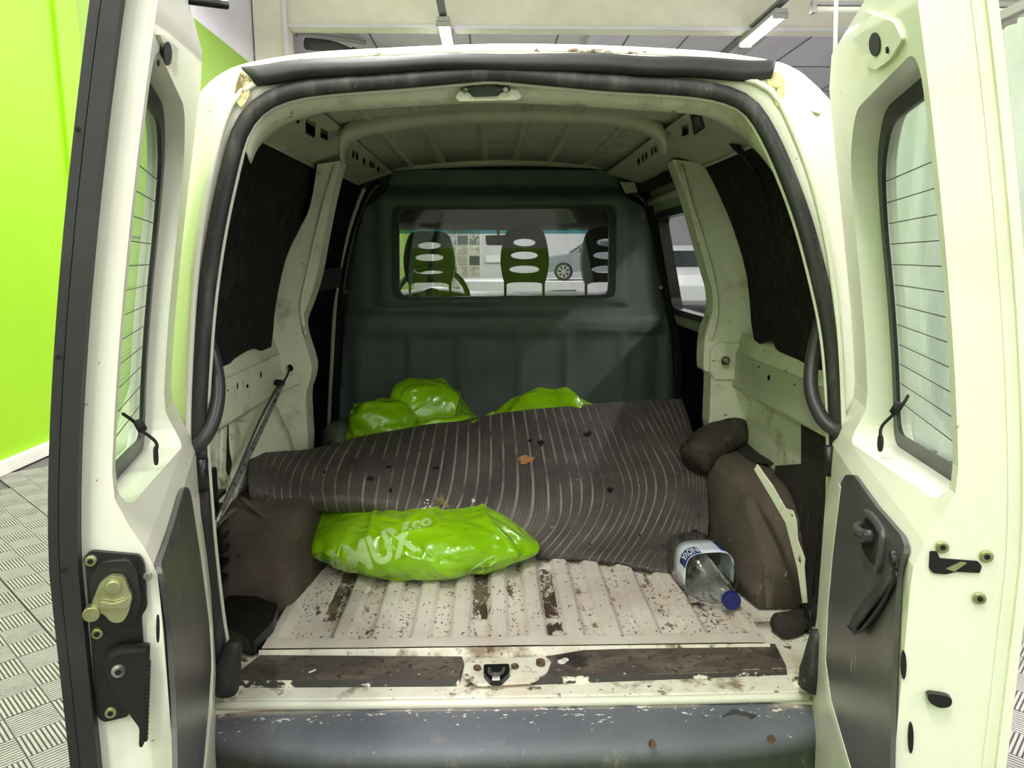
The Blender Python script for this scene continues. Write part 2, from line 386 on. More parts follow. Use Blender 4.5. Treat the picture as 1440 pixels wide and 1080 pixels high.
def poly_solid(outline, holes, d0, d1, conv, cuts=None):
    """2D outline with holes, extruded from depth d0 to d1, conv(a,b,d)->point. Returns a bmesh"""
    bm = bmesh.new()
    loops = [outline] + list(holes)
    flat = [Vector((a, b, 0)) for L in loops for a, b in L]
    tris = tessellate_polygon([[Vector((a, b, 0)) for a, b in L] for L in loops])
    vs = [[bm.verts.new((p.x, p.y, d)) for p in flat] for d in (d0, d1)]
    for t in tris:
        try:
            bm.faces.new([vs[0][i] for i in t]); bm.faces.new([vs[1][i] for i in reversed(t)])
        except ValueError: pass
    base = 0
    for L in loops:
        n = len(L)
        for i in range(n):
            a, b = base + i, base + (i+1) % n
            try: bm.faces.new((vs[0][a], vs[0][b], vs[1][b], vs[1][a]))
            except ValueError: pass
        base += n
    if cuts:
        for axis, a0, a1, st in cuts:
            nrm = Vector((1, 0, 0)) if axis == 0 else Vector((0, 1, 0))
            x = a0
            while x < a1:
                bmesh.ops.bisect_plane(bm, geom=bm.verts[:] + bm.edges[:] + bm.faces[:], plane_co=nrm * x, plane_no=nrm, dist=1e-5); x += st
    for v in bm.verts: v.co = conv(v.co.x, v.co.y, v.co.z)
    return bm
def rnd(poly, r=.01, n=3):
    """round polygon corners"""
    out = []; L = len(poly)
    for i in range(L):
        p0, p, p1 = Vector(poly[i-1]), Vector(poly[i]), Vector(poly[(i+1) % L])
        a = (p0 - p); b = (p1 - p); ra = min(r, a.length * .45); rb = min(r, b.length * .45)
        s = p + a.normalized() * ra; e = p + b.normalized() * rb
        for k in range(n + 1):
            t = k / n; out.append(tuple(s * (1-t)**2 + p * 2*t*(1-t) + e * t*t))
    return out
def plate(name, o, n, outline, m, parent=None, holes=(), th=.004, up=(0, 0, 1), bevel=.0015, r=0, lift=0, **k):
    """plate standing on the plane (o, n), its outline and holes given as photo pixels seen on that plane. thickness goes against n"""
    n = Vector(n).normalized(); o = Vector(o) + n * lift; up = Vector(up)
    a = up.cross(n).normalized(); b = n.cross(a)
    def to2(p): q = PN(p[0], p[1], o, n) - o; return (q.dot(a), q.dot(b))
    ol = [to2(p) for p in outline]
    if r: ol = rnd(ol, r)
    hs = [[to2(p) for p in h] for h in holes]
    bm = poly_solid(ol, hs, 0, -th, lambda x, y, d: o + a * x + b * y + n * d)
    return frombm(name, bm, m, parent, bevel=bevel, **k)
def ell(cx, cy, rx, ry, n=14, rot=0):
    c, s = math.cos(rot), math.sin(rot)
    return [(cx + rx*math.cos(t)*c - ry*math.sin(t)*s, cy + rx*math.cos(t)*s + ry*math.sin(t)*c) for t in [2*math.pi*i/n for i in range(n)]]
def disc(name, c, n, r, h, m, parent=None, seg=16, bevel=.001, r2=None):
    n = Vector(n).normalized(); a = n.orthogonal().normalized(); b = n.cross(a); c = Vector(c); r2 = r if r2 is None else r2
    bm = bmesh.new(); A = []; B = []
    for i in range(seg):
        t = 2*math.pi*i/seg; d = a*math.cos(t) + b*math.sin(t)
        A.append(bm.verts.new(c + d*r)); B.append(bm.verts.new(c + d*r2 + n*h))
    bm.faces.new(A[::-1]); bm.faces.new(B)
    for i in range(seg): bm.faces.new((A[i], A[(i+1) % seg], B[(i+1) % seg], B[i]))
    return frombm(name, bm, m, parent, bevel=bevel)
def screw(c, n, r, parent, m='metal', name='screw', h=.003):
    o = disc(name, c, n, r, h, m, parent, r2=r*.85)
    disc('screw_socket', Vector(c) + Vector(n).normalized()*h, n, r*.45, .0006, 'void', parent, seg=6, bevel=0)
    return o

# ================================================================== THE HALL
HZ = 5.3
def sbox(name, *a, **k): return struct(box(name, *a, **k))
floor = mk('floor', [(-3.45, -5.2, -.014), (13, -5.2, -.014), (13, 31, -.014), (-3.45, 31, -.014)], [(0, 1, 2, 3)], 'floorbase'); struct(floor)
far = mk('floor_far_area', [(-3.4, 4.3, -.004), (13, 4.3, -.004), (13, 31, -.004), (-3.4, 31, -.004)], [(0, 1, 2, 3)], 'floorfar', floor)
box('wall_left_upper', -3.52, -3.42, -5.2, 31, 4.12, HZ, 'white', struct(mk('wall_left', [(-3.4, -5.2, 0), (-3.4, 5.05, 0), (-3.4, 5.05, HZ), (-3.4, -5.2, HZ)], [(0, 1, 2, 3)], 'lime', solid=.03, off=1)), bevel=0)
wl = bpy.data.objects['wall_left']
box('rear_green_panel', -3.50, -3.42, 5.05, 31, 0, 4.12, 'lime_d', wl, bevel=0)
# raised vertical panels of the near wall with their seams
for y0, y1, z0, z1 in ((2.6, 3.62, .1, 2.55), (2.6, 3.62, 2.57, 5.2), (3.64, 4.72, .1, 5.2), (.9, 2.58, .1, 5.2), (-1.2, .88, .1, 5.2), (-5, -1.22, .1, 5.2)):
    box('wall_panel', -3.41, -3.378, y0, y1, z0, z1, 'lime', wl, bevel=.006)
box('wall_panel', -3.41, -3.34, 4.74, 5.05, .1, 5.2, 'lime', wl, bevel=.006)
for z in (1.62, 3.0): box('panel_seam', -3.425, -3.416, 5.05, 12, z, z + .02, 'floorbase', wl, bevel=0)
sbox('baseboard_left', -3.40, -3.33, -5.2, 5.05, 0, .09, 'bboard')
wb = sbox('wall_behind', -3.5, 13, -5.3, -5.2, 0, HZ, 'white', bevel=0)
box('green_dado', -1.1, 0.95, -5.2, -5.16, .1, 1.56, 'lime', wb)
sbox('wall_right', 13, 13.1, -5.3, 31, 0, HZ, 'white', bevel=0)
wf = sbox('wall_front', -3.5, 13, 31, 31.1, 0, HZ, 'white', bevel=0)
ceil = mk('ceiling', [(-3.5, -5.3, HZ), (13, -5.3, HZ), (13, 31.1, HZ), (-3.5, 31.1, HZ)], [(0, 1, 2, 3)], 'ceil', solid=.1, off=1); struct(ceil)
for i, x in enumerate((-2.2, -.45, 1.1, 2.35, 3.4, 5.6, 7.6, 9.5)): box('ceiling_seam', x, x + .03, 10.3, 31, HZ - .012, HZ - .002, 'seam', ceil, bevel=0)
for y in (12.4, 14.6, 16.8): box('ceiling_seam', -3.4, 13, y, y + .03, HZ - .012, HZ - .002, 'seam', ceil, bevel=0)
for x, a in ((1.6, .5), (4.6, .6)): 
    box('ceiling_rib', x, x + .16, 10.3, 31, HZ - .2, HZ - .002, 'ceil', ceil, bevel=0)
# beam across the hall and the post under its left end
sbox('trim_1', -2.95, 13, 10.0, 10.28, 4.67, HZ, 'cream', bevel=.01)
sbox('trim_2', -3.4, -2.95, 9.9, 10.3, 0, HZ, 'cream', bevel=.01)
box('post_flange', -2.98, -2.92, 9.86, 9.9, 0, HZ, 'white', bpy.data.objects['trim_2'], bevel=.004)
box('beam_lip', -2.95, 13, 9.96, 10.0, 4.66, 4.71, 'white', bpy.data.objects['trim_1'], bevel=.004)
# ventilation pipes behind the beam at the left
t = thing('ceiling_pipe', 'dark ribbed ventilation pipe under the ceiling beside the cream post', 'pipe', (-3.0, 12.5, 5.0))
tube('pipe', [(-3.15, 12.0, 4.98), (-2.75, 12.4, 5.02), (-2.3, 12.9, 4.9), (-1.95, 13.6, 4.86)], .10, 'floorbase', t, seg=12)
tube('joint', [(-2.52, 12.65, 4.97), (-2.3, 12.9, 4.91)], .14, 'seam', t, n=1, seg=12)
tube('arm', [(-3.1, 11.2, 4.9), (-2.9, 12.0, 5.1), (-2.3, 12.8, 5.22)], .04, 'lampbody', t)
t2 = tube('cable_duct', [(-3.25, 10.6, 5.2), (-2.9, 11.2, 5.2)], .05, 'lampbody', None, n=1, seg=8); tag(t2, 'grey duct running behind the dark pipe at the ceiling', 'duct')

def lamp(x, y0, y1, z, label, n=2, lit=True):
    t = thing('ceiling_lamp', label, 'lamp', (x, y0, z), 'hall strip lamps')
    box('lamp_body', x - .085, x + .085, y0, y1, z, z + .06, 'lampbody', t, bevel=.01)
    for i in range(n):
        xx = x + (i - (n-1)/2) * .09
        tube('tube', [(xx, y0 + .05, z - .03), (xx, y1 - .05, z - .03)], .03, 'tube' if lit else 'bboard', t, n=1, seg=10)
    for yy in (y0 + .02, y1 - .05): box('tube_holder', x - .1, x + .1, yy, yy + .03, z - .06, z + .01, 'lampbody', t, bevel=.004)
    for yy in (y0 + .2, y1 - .2): tube('hanger', [(x, yy, z + .06), (x, yy, HZ - .01)], .006, 'lampbody', t, n=1, seg=6)
    return t
lamp(-.70, 9.35, 10.8, 4.58, 'lit twin-tube lamp hanging above the middle of the van roof')
lamp(3.72, 8.9, 10.35, 4.58, 'lit strip lamp hanging to the right of the van roof under a cable tray')
o = box('cable_tray', 3.66, 3.78, 4, 14, 4.70, 4.74, 'seam', None, bevel=.004); tag(o, 'thin grey cable tray running above the right strip lamp', 'cable tray')
o = box('cable_tray', -.76, -.66, 2, 9.6, 4.68, 4.72, 'seam', None, bevel=.004); tag(o, 'thin grey cable tray leading to the middle strip lamp', 'cable tray')
def xlamp(x0, x1, y, z, label):
    t = thing('ceiling_lamp', label, 'lamp', (x0, y, z), 'hall strip lamps')
    tube('tube', [(x0, y, z), (x1, y, z)], .035, 'bboard', t, n=1, seg=10)
    for x in (x0 - .02, x1 - .02): box('tube_holder', x, x + .05, y - .05, y + .05, z - .05, z + .1, 'lampbody', t, bevel=.004)
    box('lamp_body', x0, x1, y - .04, y + .04, z + .04, z + .08, 'lampbody', t, bevel=.004)
p = PY(1143, 13, 8.2); q = PY(1212, 12, 8.2); xlamp(p.x, p.x + 1.45, 8.2, p.z, 'long crosswise tube lamp partly behind the right rear door')
p = PY(1404, 17, 6.2); xlamp(p.x - .5, p.x + 1.2, 6.2, p.z, 'crosswise tube lamp at the right edge of the picture')
p = PY(1176, 0, 3.2); q = PY(1176, 112, 3.2)
o = tube('hanging_cable', [(p.x + .04, 3.2, HZ), (p.x, 3.2, p.z), (q.x, 3.2, q.z), (q.x - .01, 3.2, 1.2)], .012, 'bboard', None, n=2, seg=8); tag(o, 'white cable hanging from the ceiling between van and right door', 'cable')
# duct under the ceiling at the right
o = box('ceiling_duct', 6.2, 13, 11.5, 12.0, 4.2, 4.75, 'ceil', None, bevel=.02); tag(o, 'lilac-white rectangular duct under the ceiling right of the van', 'duct')

# curtain on its rail at the right
def curtain(x, y0, y1, z0, z1, name, label):
    t = thing(name, label, 'curtain', (x, y0, 0)); rows = []
    n = int((y1 - y0) * 40)
    for k in range(9):
        z = lerp(z1, z0, k / 8); r = []
        for i in range(n):
            y = lerp(y0, y1, i/(n-1)); r.append(Vector((x + .045*math.sin(y*17 + 1.1*math.sin(y*3.1)) * (.5 + .5*k/8) + .02*math.sin(y*41), y, z)))
        rows.append(r)
    loft('cloth', rows, 'curtain', t)
    box('rail', x - .03, x + .03, y0 - .1, y1 + .1, z1 + .04, z1 + .1, 'lampbody', t, bevel=.005)
    k = y0
    while k < y1: tube('ring', [(x, k, z1 - .01), (x, k, z1 + .05)], .008, 'steel', t, n=1, seg=6); k += .37
curtain(3.15, -1.2, 4.7, .04, 2.86, 'wash_curtain', 'long white pleated curtain hanging from a rail at the right')

# ------------------------------------------------------------------ floor tiles (turned by 45 degrees)
def tile_mesh(par):
    bm = bmesh.new(); A = .198; bmbox(bm, -A, A, -A, A, -.012, -.005); n0 = 6; B = 2*A/3; nr = 10
    for i in range(3):
        for j in range(3):
            x0, y0 = -A + i*B, -A + j*B
            for k in range(nr):
                a = (k + .22) * B/nr; b = (k + .80) * B/nr
                if (i + j + par) % 2: bmbox(bm, x0 + a, x0 + b, y0 + .002, y0 + B - .002, -.005, 0)
                else: bmbox(bm, x0 + .002, x0 + B - .002, y0 + a, y0 + b, -.005, 0)
    me = bpy.data.meshes.new('floor_tile'); bm.to_mesh(me); bm.free(); me.materials.append(M['tile']); me.materials.append(M['tilegap'])
    for p in me.polygons: p.material_index = 1 if p.index < n0 else 0
    return me
TM = [tile_mesh(0), tile_mesh(1)]
rot = math.radians(45); cnt = 0
for i in range(-40, 41):
    for j in range(-40, 41):
        x = (i - j) * .4 * math.cos(rot); y = (i + j) * .4 * math.sin(rot) + 1.0
        ok = (-3.25 < x < -.95 and .25 < y < 4.2) or (1.05 < x < 2.95 and -.9 < y < 4.2) or (-.95 <= x <= 1.05 and -.9 < y < .3)
        if not ok or cnt >= 298: continue
        o = bpy.data.objects.new('floor_tile', TM[(i + j) % 2]); COL.objects.link(o); o.location = (x, y, 0); o.rotation_euler = (0, 0, rot); setp(o, floor); cnt += 1

# ------------------------------------------------------------------ showroom things seen through the cab
def car(x, y, rz, m, label, s=1.0, z0=0):
    t = thing('car', label, 'car', (x, y, z0)); mt = Matrix.Translation((x, y, z0)) @ Matrix.Rotation(rz, 4, 'Z') @ Matrix.Scale(s, 4)
    prof = [(-2.15, .35), (-2.2, .75), (-2.05, .95), (-1.35, 1.02), (1.05, 1.0), (1.95, .86), (2.15, .65), (2.15, .32)]
    top = [(-1.95, .98), (-1.6, 1.38), (-1.2, 1.5), (.1, 1.5), (.55, 1.38), (1.15, .99)] 
    def ext(name, pr, w0, w1, mm):
        rows = []
        for k in range(7):
            u = -1 + k/3; w = lerp(w0, w1, 1) if 0 else w0
            sc = 1 - .06*abs(u)**4
            rows.append([mt @ Vector((a*sc, u*w0, b*(1 if abs(u) < .99 else .985))) for a, b in pr])
        v = [p for r in rows for p in r]; n = len(pr)
        f = [(i*n+j, i*n+(j+1) % n, (i+1)*n+(j+1) % n, (i+1)*n+j) for i in range(6) for j in range(n)] + [tuple(range(n))[::-1], tuple(6*n+i for i in range(n))]
        return mk(name, v, f, mm, t, bevel=.03)
    ext('body', prof, .86, 0, m); ext('cabin', [(-1.98, .96)] + top[1:] + [], .76, 0, m)
    for sd in (-1, 1):
        for a, b in ((-1.5, -.75), (-.68, .05), (.12, .85)):
            pr = [(a, 1.03), (b, 1.03), (b - (.28 if b > .5 else 0), 1.4), (a + (.1 if a < -1 else 0), 1.4)]
            v = [mt @ Vector((p, sd*(.765 + .01), q)) for p, q in pr]; mk('side_window', v, [(0, 1, 2, 3)], 'carg', t, solid=.01)
        for a in (-1.3, 1.35):
            c = mt @ Vector((a, sd*.80, .33)); nn = (mt.to_3x3() @ Vector((0, sd, 0))).normalized()
            disc('tyre', c, nn, .33*s, .1, 'blk_m', t, seg=28, bevel=.02)
            disc('wheel_rim', c + nn*.101, nn, .23*s, .012, 'steel', t, seg=24)
            for k in range(7):
                an = k*2*math.pi/7; d = nn.orthogonal().normalized(); e = nn.cross(d); u = d*math.cos(an) + e*math.sin(an); w = nn.cross(u)
                cc = c + nn*.115
                mk('wheel_gap', [cc + u*.07*s - w*.015, cc + u*.07*s + w*.015, cc + u*.2*s + w*.05*s, cc + u*.2*s - w*.05*s], [(0, 1, 2, 3)], 'blk_m', t, solid=.004)
    v = [mt @ Vector(p) for p in ((.62, -.7, 1.37), (.62, .7, 1.37), (1.13, .72, 1.03), (1.13, -.72, 1.03))]; mk('windscreen', v, [(0, 1, 2, 3)], 'carg', t, solid=.012)
    for sd in (-1, 1): box('headlamp', 2.08, 2.16, sd*.62 - .16, sd*.62 + .16, .62, .76, 'glass', t, bevel=.02, mtx=mt)
    return t
podium = box('podium', -1.2, 9, 25, 30, 0, .62, 'white'); tag(podium, 'low white platform carrying the grey car beyond the windscreen', 'platform')
car(3.9, 26.4, math.radians(176), 'car', 'grey car seen through the windscreen beside the middle headrest', z0=.62)
car(5.3, 19.5, math.radians(-97), 'carw', 'white car outside the sliding door window', s=1.18)
car(8.2, 21.0, math.radians(-92), 'carw', 'white car standing to the right of the one outside the sliding door window', s=1.1)
# showroom window with gridded panes, left in the windscreen
wn = struct(box('window_1', -2.1, -.55, 30.9, 31.0, .2, 2.85, 'bboard', None, bevel=.01))
for i in range(3):
    for j in range(6):
        box('window_pane', -2.02 + i*.49, -1.58 + i*.49, 30.86, 30.9, .28 + j*.425, .66 + j*.425, 'carg' if (i*2 + j) % 5 == 1 else 'leafpane' if j > 3 else 'brickpane', wn, bevel=.004)
o = box('wall_sign', -.35, .75, 30.85, 30.9, 1.25, 1.55, 'tube_off', None); tag(o, 'white blank sign on the far wall left of the middle headrest', 'sign')
t = thing('display_shelf', 'pale display shelf against the far wall, seen left in the windscreen', 'shelf', (-2.6, 22, 0))
for z in (.4, .8, 1.2, 1.6): box('shelf_board', -3.3, -1.9, 22, 22.4, z, z + .04, 'cream', t)
for x in (-3.3, -1.94): box('upright', x, x + .04, 22, 22.4, 0, 1.9, 'bboard', t)

# ================================================================== THE VAN
van = thing('cargo_van', 'white cargo van with open rear doors and an empty dirty load bay', 'van', (0, 1.6, 0))
V = van
# --- opening edge and outer body corner, traced on the raked rear surface
SEAL = [(322, 962), (306, 900), (293, 800), (284, 700), (279, 620), (281, 540), (289, 430), (303, 330), (322, 240), (338, 185), (366, 148), (412, 128), (480, 119), (560, 113), (640, 106), (690, 102), (750, 107), (850, 116), (950, 122), (1010, 130), (1052, 148), (1080, 188), (1108, 250), (1133, 320), (1154, 400), (1168, 470), (1175, 550), (1178, 640), (1176, 740), (1169, 840), (1157, 915), (1143, 962)]
BODY = [(266, 975), (258, 800), (254, 600), (257, 450), (263, 330), (275, 245), (293, 165), (308, 118), (340, 94), (420, 82), (560, 74), (700, 69), (850, 71), (1000, 79), (1088, 89), (1120, 108), (1135, 140), (1164, 220), (1179, 300), (1187, 380), (1190, 600), (1190, 800), (1182, 975)]
CX, CY = 725, 560
def byangle(poly, n=120, shift=0):
    P = [Vector((p[0], p[1])) for p in poly]
    pts = [Vector((a.x, a.y)) for a in cat([(p.x, p.y, 0) for p in P], 6)]
    an = []
    for p in pts:
        a = math.atan2(p.y - CY, p.x - CX)
        a = (a - math.pi/2) % (2*math.pi); an.append((a, p))
    an.sort(key=lambda q: q[0]); a0, a1 = .80, 2*math.pi - .80
    out = []
    for i in range(n):
        a = lerp(a0, a1, i/(n-1))
        for (b, p), (c, q) in zip(an, an[1:]):
            if b <= a <= c: out.append(p + (q - p) * ((a - b)/(c - b + 1e-9))); break
        else: out.append(an[0][1] if a < an[0][0] else an[-1][1])
    return out
sp = byangle(SEAL); bp = byangle(BODY); C2 = Vector((CX, CY))
def shift(L, d):
    out = []
    for i, p in enumerate(L):
        t_ = (L[min(i+1, len(L)-1)] - L[max(i-1, 0)]).normalized(); nn = Vector((t_.y, -t_.x))
        if nn.dot(p - C2) < 0: nn = -nn
        out.append(p + nn * d)
    return out
rI = shift(sp, -13); rO = shift(sp, 10); rM = shift(bp, -6)
row = lambda L, off: [PR(p.x, p.y, off) for p in L]
A_ = row(rI, .05); B_ = row(shift(sp, -6), .03); C_ = row(rO, .0)
half = [a.lerp(b, .55) for a, b in zip(rO, rM)]
D_ = row(half, -.012); E_ = row(rM, .0); F_ = row(bp, .02)
def outer(P, y, k=1):
    out = []
    for p in P:
        w = smooth(.38, .56, abs(p.x)); sg = 1 if p.x > 0 else -1
        tx = lerp(p.x, sg*(sx(min(p.z, 1.80)) + .078), w); tz = p.z + .03*(1 - w)
        out.append(Vector((lerp(p.x, tx, k), y, lerp(p.z, tz, k))))
    return out
F2 = [p + Vector((0, .0, 0)) for p in F_]
G_ = [Vector((q.x, p.y + .022, q.z)) for p, q in zip(F_, outer(F_, 0, .45))]; H_ = [Vector((q.x, p.y + .06, q.z)) for p, q in zip(F_, outer(F_, 0, .85))]; H2_ = [Vector((q.x, p.y + .11, q.z)) for p, q in zip(F_, outer(F_, 0, 1))]
I_ = [p + Vector((0, .035, 0)) + (p - Vector((0, p.y, 1.15))) * .05 for p in A_]
loft('rear_frame', [I_, A_, B_, C_, D_, E_, F_, G_, H_, H2_], 'paint', V, solid=.003)
# body corner welt
tube('body_crease', [p for p in row([a.lerp(b, .45) for a, b in zip(rO, rM)], -.014)][8:48], .006, 'paint', V, n=1, seg=8)
tube('body_crease', [p for p in row([a.lerp(b, .45) for a, b in zip(rO, rM)], -.014)][72:112], .006, 'paint', V, n=1, seg=8)
# inner lip (bright painted flange) and the door seal
tube('painted_flange', row(shift(sp, -13), .015), .0045, 'paint', V, n=1, seg=6)
tube('door_seal', row(sp, -.004), .0135, 'rubber', V, n=1, seg=12, flat=1.15)
tube('seal_lip', row(shift(sp, 8), -.008), .006, 'rubber', V, n=1, seg=8)
for s, pts in ((1, [(330, 900), (322, 940), (318, 972)]), (-1, [(1150, 890), (1146, 935), (1137, 968)])):
    P3 = [PR(*q, -.02) for q in pts]; tube('seal_foot', P3, .018, 'rubber', V, taper=[(0, .7), (.6, 1.5), (1, 1.2)], jit=.004)
# upper black weatherstrip across the roof edge
up1 = [(340, 98), (420, 89), (560, 82), (700, 79), (850, 80), (950, 84), (1060, 88), (1090, 90)]
up2 = [(362, 118), (440, 108), (560, 100), (700, 96), (850, 101), (950, 106), (1050, 111), (1084, 108)]
u1 = cat([(*p, 0) for p in up1], 5); u2 = cat([(*p, 0) for p in up2], 5); rr = []
for k in range(7):
    t_ = k/6; rr.append([PR(lerp(a.x, b.x, t_), lerp(a.y, b.y, t_) + 1.2*math.sin(i*.9), -.012 - .012*math.sin(math.pi*t_)) for i, (a, b) in enumerate(zip(u1, u2))])
loft('roof_weatherstrip', rr, 'seal2', V, solid=.006)
# crumbly sealer in both roof corners
for c_ in ([(338, 100), (352, 112), (350, 135), (338, 150), (330, 130)], [(1078, 112), (1092, 100), (1104, 118), (1098, 150), (1088, 140)]):
    rows = []
    cx_ = sum(p[0] for p in c_)/5; cy_ = sum(p[1] for p in c_)/5
    o_ = cat([(*p, 0) for p in c_ + c_[:1]], 5)
    for k in range(6):
        f = k/5; rows.append([PR(lerp(p.x, cx_, f), lerp(p.y, cy_, f), -.014 - .006*f + .005*noise.noise(Vector((p.x*.2, p.y*.2, k)))) for p in o_])
    loft('corner_sealer', rows, 'primer', V)
# chipped strip on roof edge
er = [row(shift([Vector((p.x, p.y)) for p in cat([(*q, 0) for q in BODY[8:15]], 8)], s_), -.004) for s_ in (1, -4)]
loft('roof_edge_wear', er, mat('flaked_paint', (240, 236, 222), .6, layers=[((120, 96, 66), 34, .56, .62, (.5, 1, 1))]), V, solid=.002)

# --- outer side skins, roof skin, cab
ysk = [.5, 1.0, 1.04, 1.66, 1.95, 2.2, 2.62, 2.75]
SK = [H2_] + [outer(F_, y) for y in ysk]
v = [p for r in SK for p in r]; nn = len(F_); f = []
for i in range(len(SK) - 1):
    for j in range(nn - 1):
        c_ = (SK[i][j] + SK[i][j+1] + SK[i+1][j] + SK[i+1][j+1]) / 4
        if 1.21 < c_.z < 1.63 and ((c_.x > 0 and 1.04 < c_.y < 1.95) or (1.95 < c_.y < 2.62)) and abs(c_.x) > .5: continue
        f.append((i*nn+j, i*nn+j+1, (i+1)*nn+j+1, (i+1)*nn+j))
mk('body_shell', v, f, 'paint', V, sm=True, solid=.004)

# --- inner roof panel with beads, bows
def zr(x): return 1.765 + .045*(1 - (x/.5)**2)
rows = [[Vector((x, y, zr(x))) for x in [-.5 + i*.05 for i in range(21)]] for y in (.10, .4, .8, 1.2, 1.7)]
loft('roof_lining', rows, 'paint_roof_shaded', V, solid=.003, off=1)
for x in (-.36, -.24, -.08, .04, .17, .31):
    for y0, y1 in ((.16, .585), (.64, 1.57)):
        loft('roof_bead', [[Vector((x + dx, y, zr(x) - dz)) for dx, dz in ((-.014, 0), (-.009, .006), (.009, .006), (.014, 0))] for y in (y0, y0 + .02, y1)], 'paint_roof_shaded', V)
def bow(name, y, pts, w, d, m='rail'):
    P = cat([PY(*p, y) for p in pts], 5)
    rows = [[p + Vector((0, dy, dz)) for p in P] for dy, dz in ((0, .03), (0, 0), (.012, -.006), (w*.5, -d), (w - .012, -.006), (w, 0), (w, .03))]
    return loft(name, rows, m, V, solid=.002)
bow('roof_bow', .6, [(478, 222), (482, 200), (500, 187), (560, 174), (620, 167), (700, 164), (780, 164), (850, 167), (900, 176), (928, 190), (938, 212)], .06, .008)
bow('roof_bow', 1.60, [(540, 236), (620, 232), (700, 229), (780, 230), (870, 234)], .05, .006)
bow('roof_bow', 1.52, [(545, 226), (620, 222), (700, 219), (780, 220), (868, 224)], .025, .004)
# rear header: painted inner lip, latch, small torn hole marks
h1 = [(350, 226), (358, 196), (375, 170), (402, 151), (440, 141), (520, 132), (620, 124), (690, 119), (760, 123), (860, 131), (960, 138), (1020, 148), (1058, 176), (1074, 202), (1090, 236)]
h2 = [(352, 230), (362, 204), (386, 180), (420, 165), (455, 157), (530, 151), (620, 146), (690, 143), (760, 145), (860, 151), (960, 158), (1005, 165), (1046, 188), (1068, 212), (1087, 240)]
H1 = [PR(p.x, p.y, .04) for p in cat([(*q, 0) for q in h1], 5)]; H2 = [PR(p.x, p.y, .09) for p in cat([(*q, 0) for q in h2], 5)]
H15 = [PR(p.x, p.y, .055) for p in cat([(*((Vector(a) + Vector(b)) * .5), 0) for a, b in zip(h1, h2)], 5)]
wt = [smooth(0, .2, i/(len(H2) - 1))*smooth(1, .8, i/(len(H2) - 1)) for i in range(len(H2))]
H3 = [p + Vector((0, .07*w, .015*w)) for p, w in zip(H2, wt)]; H4 = [p + Vector((0, .02*w, .03*w)) for p, w in zip(H3, wt)]
H0 = [p + Vector((0, -.02, .02)) for p in H1]
loft('rear_header', [H0, H1, H15, H2, H3, H4], 'paint_in', V, solid=.002)
hy = PR(690, 133, .05).y
plate('latch_mount', (0, hy - .003, 1.7), (0, -1, -.25), [(640, 137), (646, 128), (728, 126), (734, 136), (728, 141), (646, 143)], 'paint_in', V, th=.004)
lt = plate('roof_latch', (0, hy - .012, 1.7), (0, -1, -.2), [(648, 124), (660, 122), (668, 117), (695, 116), (703, 121), (716, 122), (718, 128), (704, 130), (700, 135), (664, 136), (660, 130), (649, 129)], 'blk', V, th=.02, bevel=.003)
for q in ((654, 127), (711, 126)): disc('bolt', PN(*q, (0, hy - .013, 1.7), (0, -1, -.2)), (0, -1, -.2), .005, .004, 'steel', lt)
tube('latch_slot', [PY(678, 128, hy - .016), PY(684, 123, hy - .018), PY(690, 128, hy - .016)], .003, 'card', lt)

# --- cant rails with real holes
def rail_plane(s):
    a = Vector((s*.585, 0, 1.712)); b = Vector((s*(.435 if s < 0 else .395), 0, 1.764)); n = (b - a).cross(Vector((0, 1, 0)))
    n.normalize()
    if n.z > 0: n = -n
    return a, n
for s in (-1, 1):
    a, n = rail_plane(s); bdir = Vector((-s*(.150 if s < 0 else .190), 0, .052)).normalized(); RW = .160 if s < 0 else .198
    if s < 0:
        hl = [ell(392, 157, 3, 7, 10), ell(409, 163, 2.5, 7, 10), ell(419, 167, 3, 8, 10), [(430, 167), (444, 173), (443, 195), (430, 189)], [(451, 180), (461, 185), (461, 199), (451, 194)]]
        h2_ = [ell(497, 217, 2, 6, 8), ell(502, 220, 2, 6, 8), ell(512, 227, 2, 6, 8), ell(521, 231, 2, 5, 8), ell(525, 233, 2, 5, 8), ell(532, 238, 2, 5, 8)]
    else:
        hl = [ell(1002, 161, 3, 9, 10), ell(1011, 156, 3, 9, 10), ell(1029, 150, 4, 8, 10), [(970, 162), (984, 153), (992, 180), (976, 191)], [(959, 178), (968, 174), (968, 190), (959, 193)]]
        h2_ = [ell(904, 222, 2, 6, 8), ell(909, 219, 2, 6, 8), ell(917, 213, 2, 6, 8), ell(922, 210, 2, 6, 8), ell(898, 227, 2, 6, 8)]
    def conv(yy, ww, d, a=a, bdir=bdir, n=n): return a + Vector((0, yy, 0)) + bdir*ww + n*d
    def to2(q, a=a, n=n, bdir=bdir): p = PN(q[0], q[1], a, n) - a; return (p.y, p.dot(bdir))
    for (y0, y1, hs) in ((.11, 1.62, hl + h2_),):
        H = [[to2(q) for q in h] for h in hs]
        H = [h for h in H if all(y0 + .01 < q[0] < y1 - .01 and .004 < q[1] < RW - .004 for q in h)]
        bm = poly_solid([(y0, 0), (y1, 0), (y1, RW), (y0, RW)], H, 0, -.003, conv)
        frombm('cant_rail', bm, 'rail', V, bevel=.001)
    box('rail_shade_sheet', min(s*.44, s*.545), max(s*.44, s*.545), .24, 1.7, 1.775, 1.78, 'void', V, bevel=0)  # dark sheet behind the rail holes, paints the shade inside
    # lower flange of the rail above the felt
    tube('rail_edge', [a + Vector((-s*.004, .20, -.003)), a + Vector((-s*.002, .7, -.003)), a + Vector((0, 1.62, -.003))], .006, 'rail', V, n=1, seg=8)
p_ = [(971, 165), (983, 156), (990, 179), (977, 188)]
a, n = rail_plane(1); plate('rail_cover', a, n, p_, 'blk', V, th=.004, lift=.004)
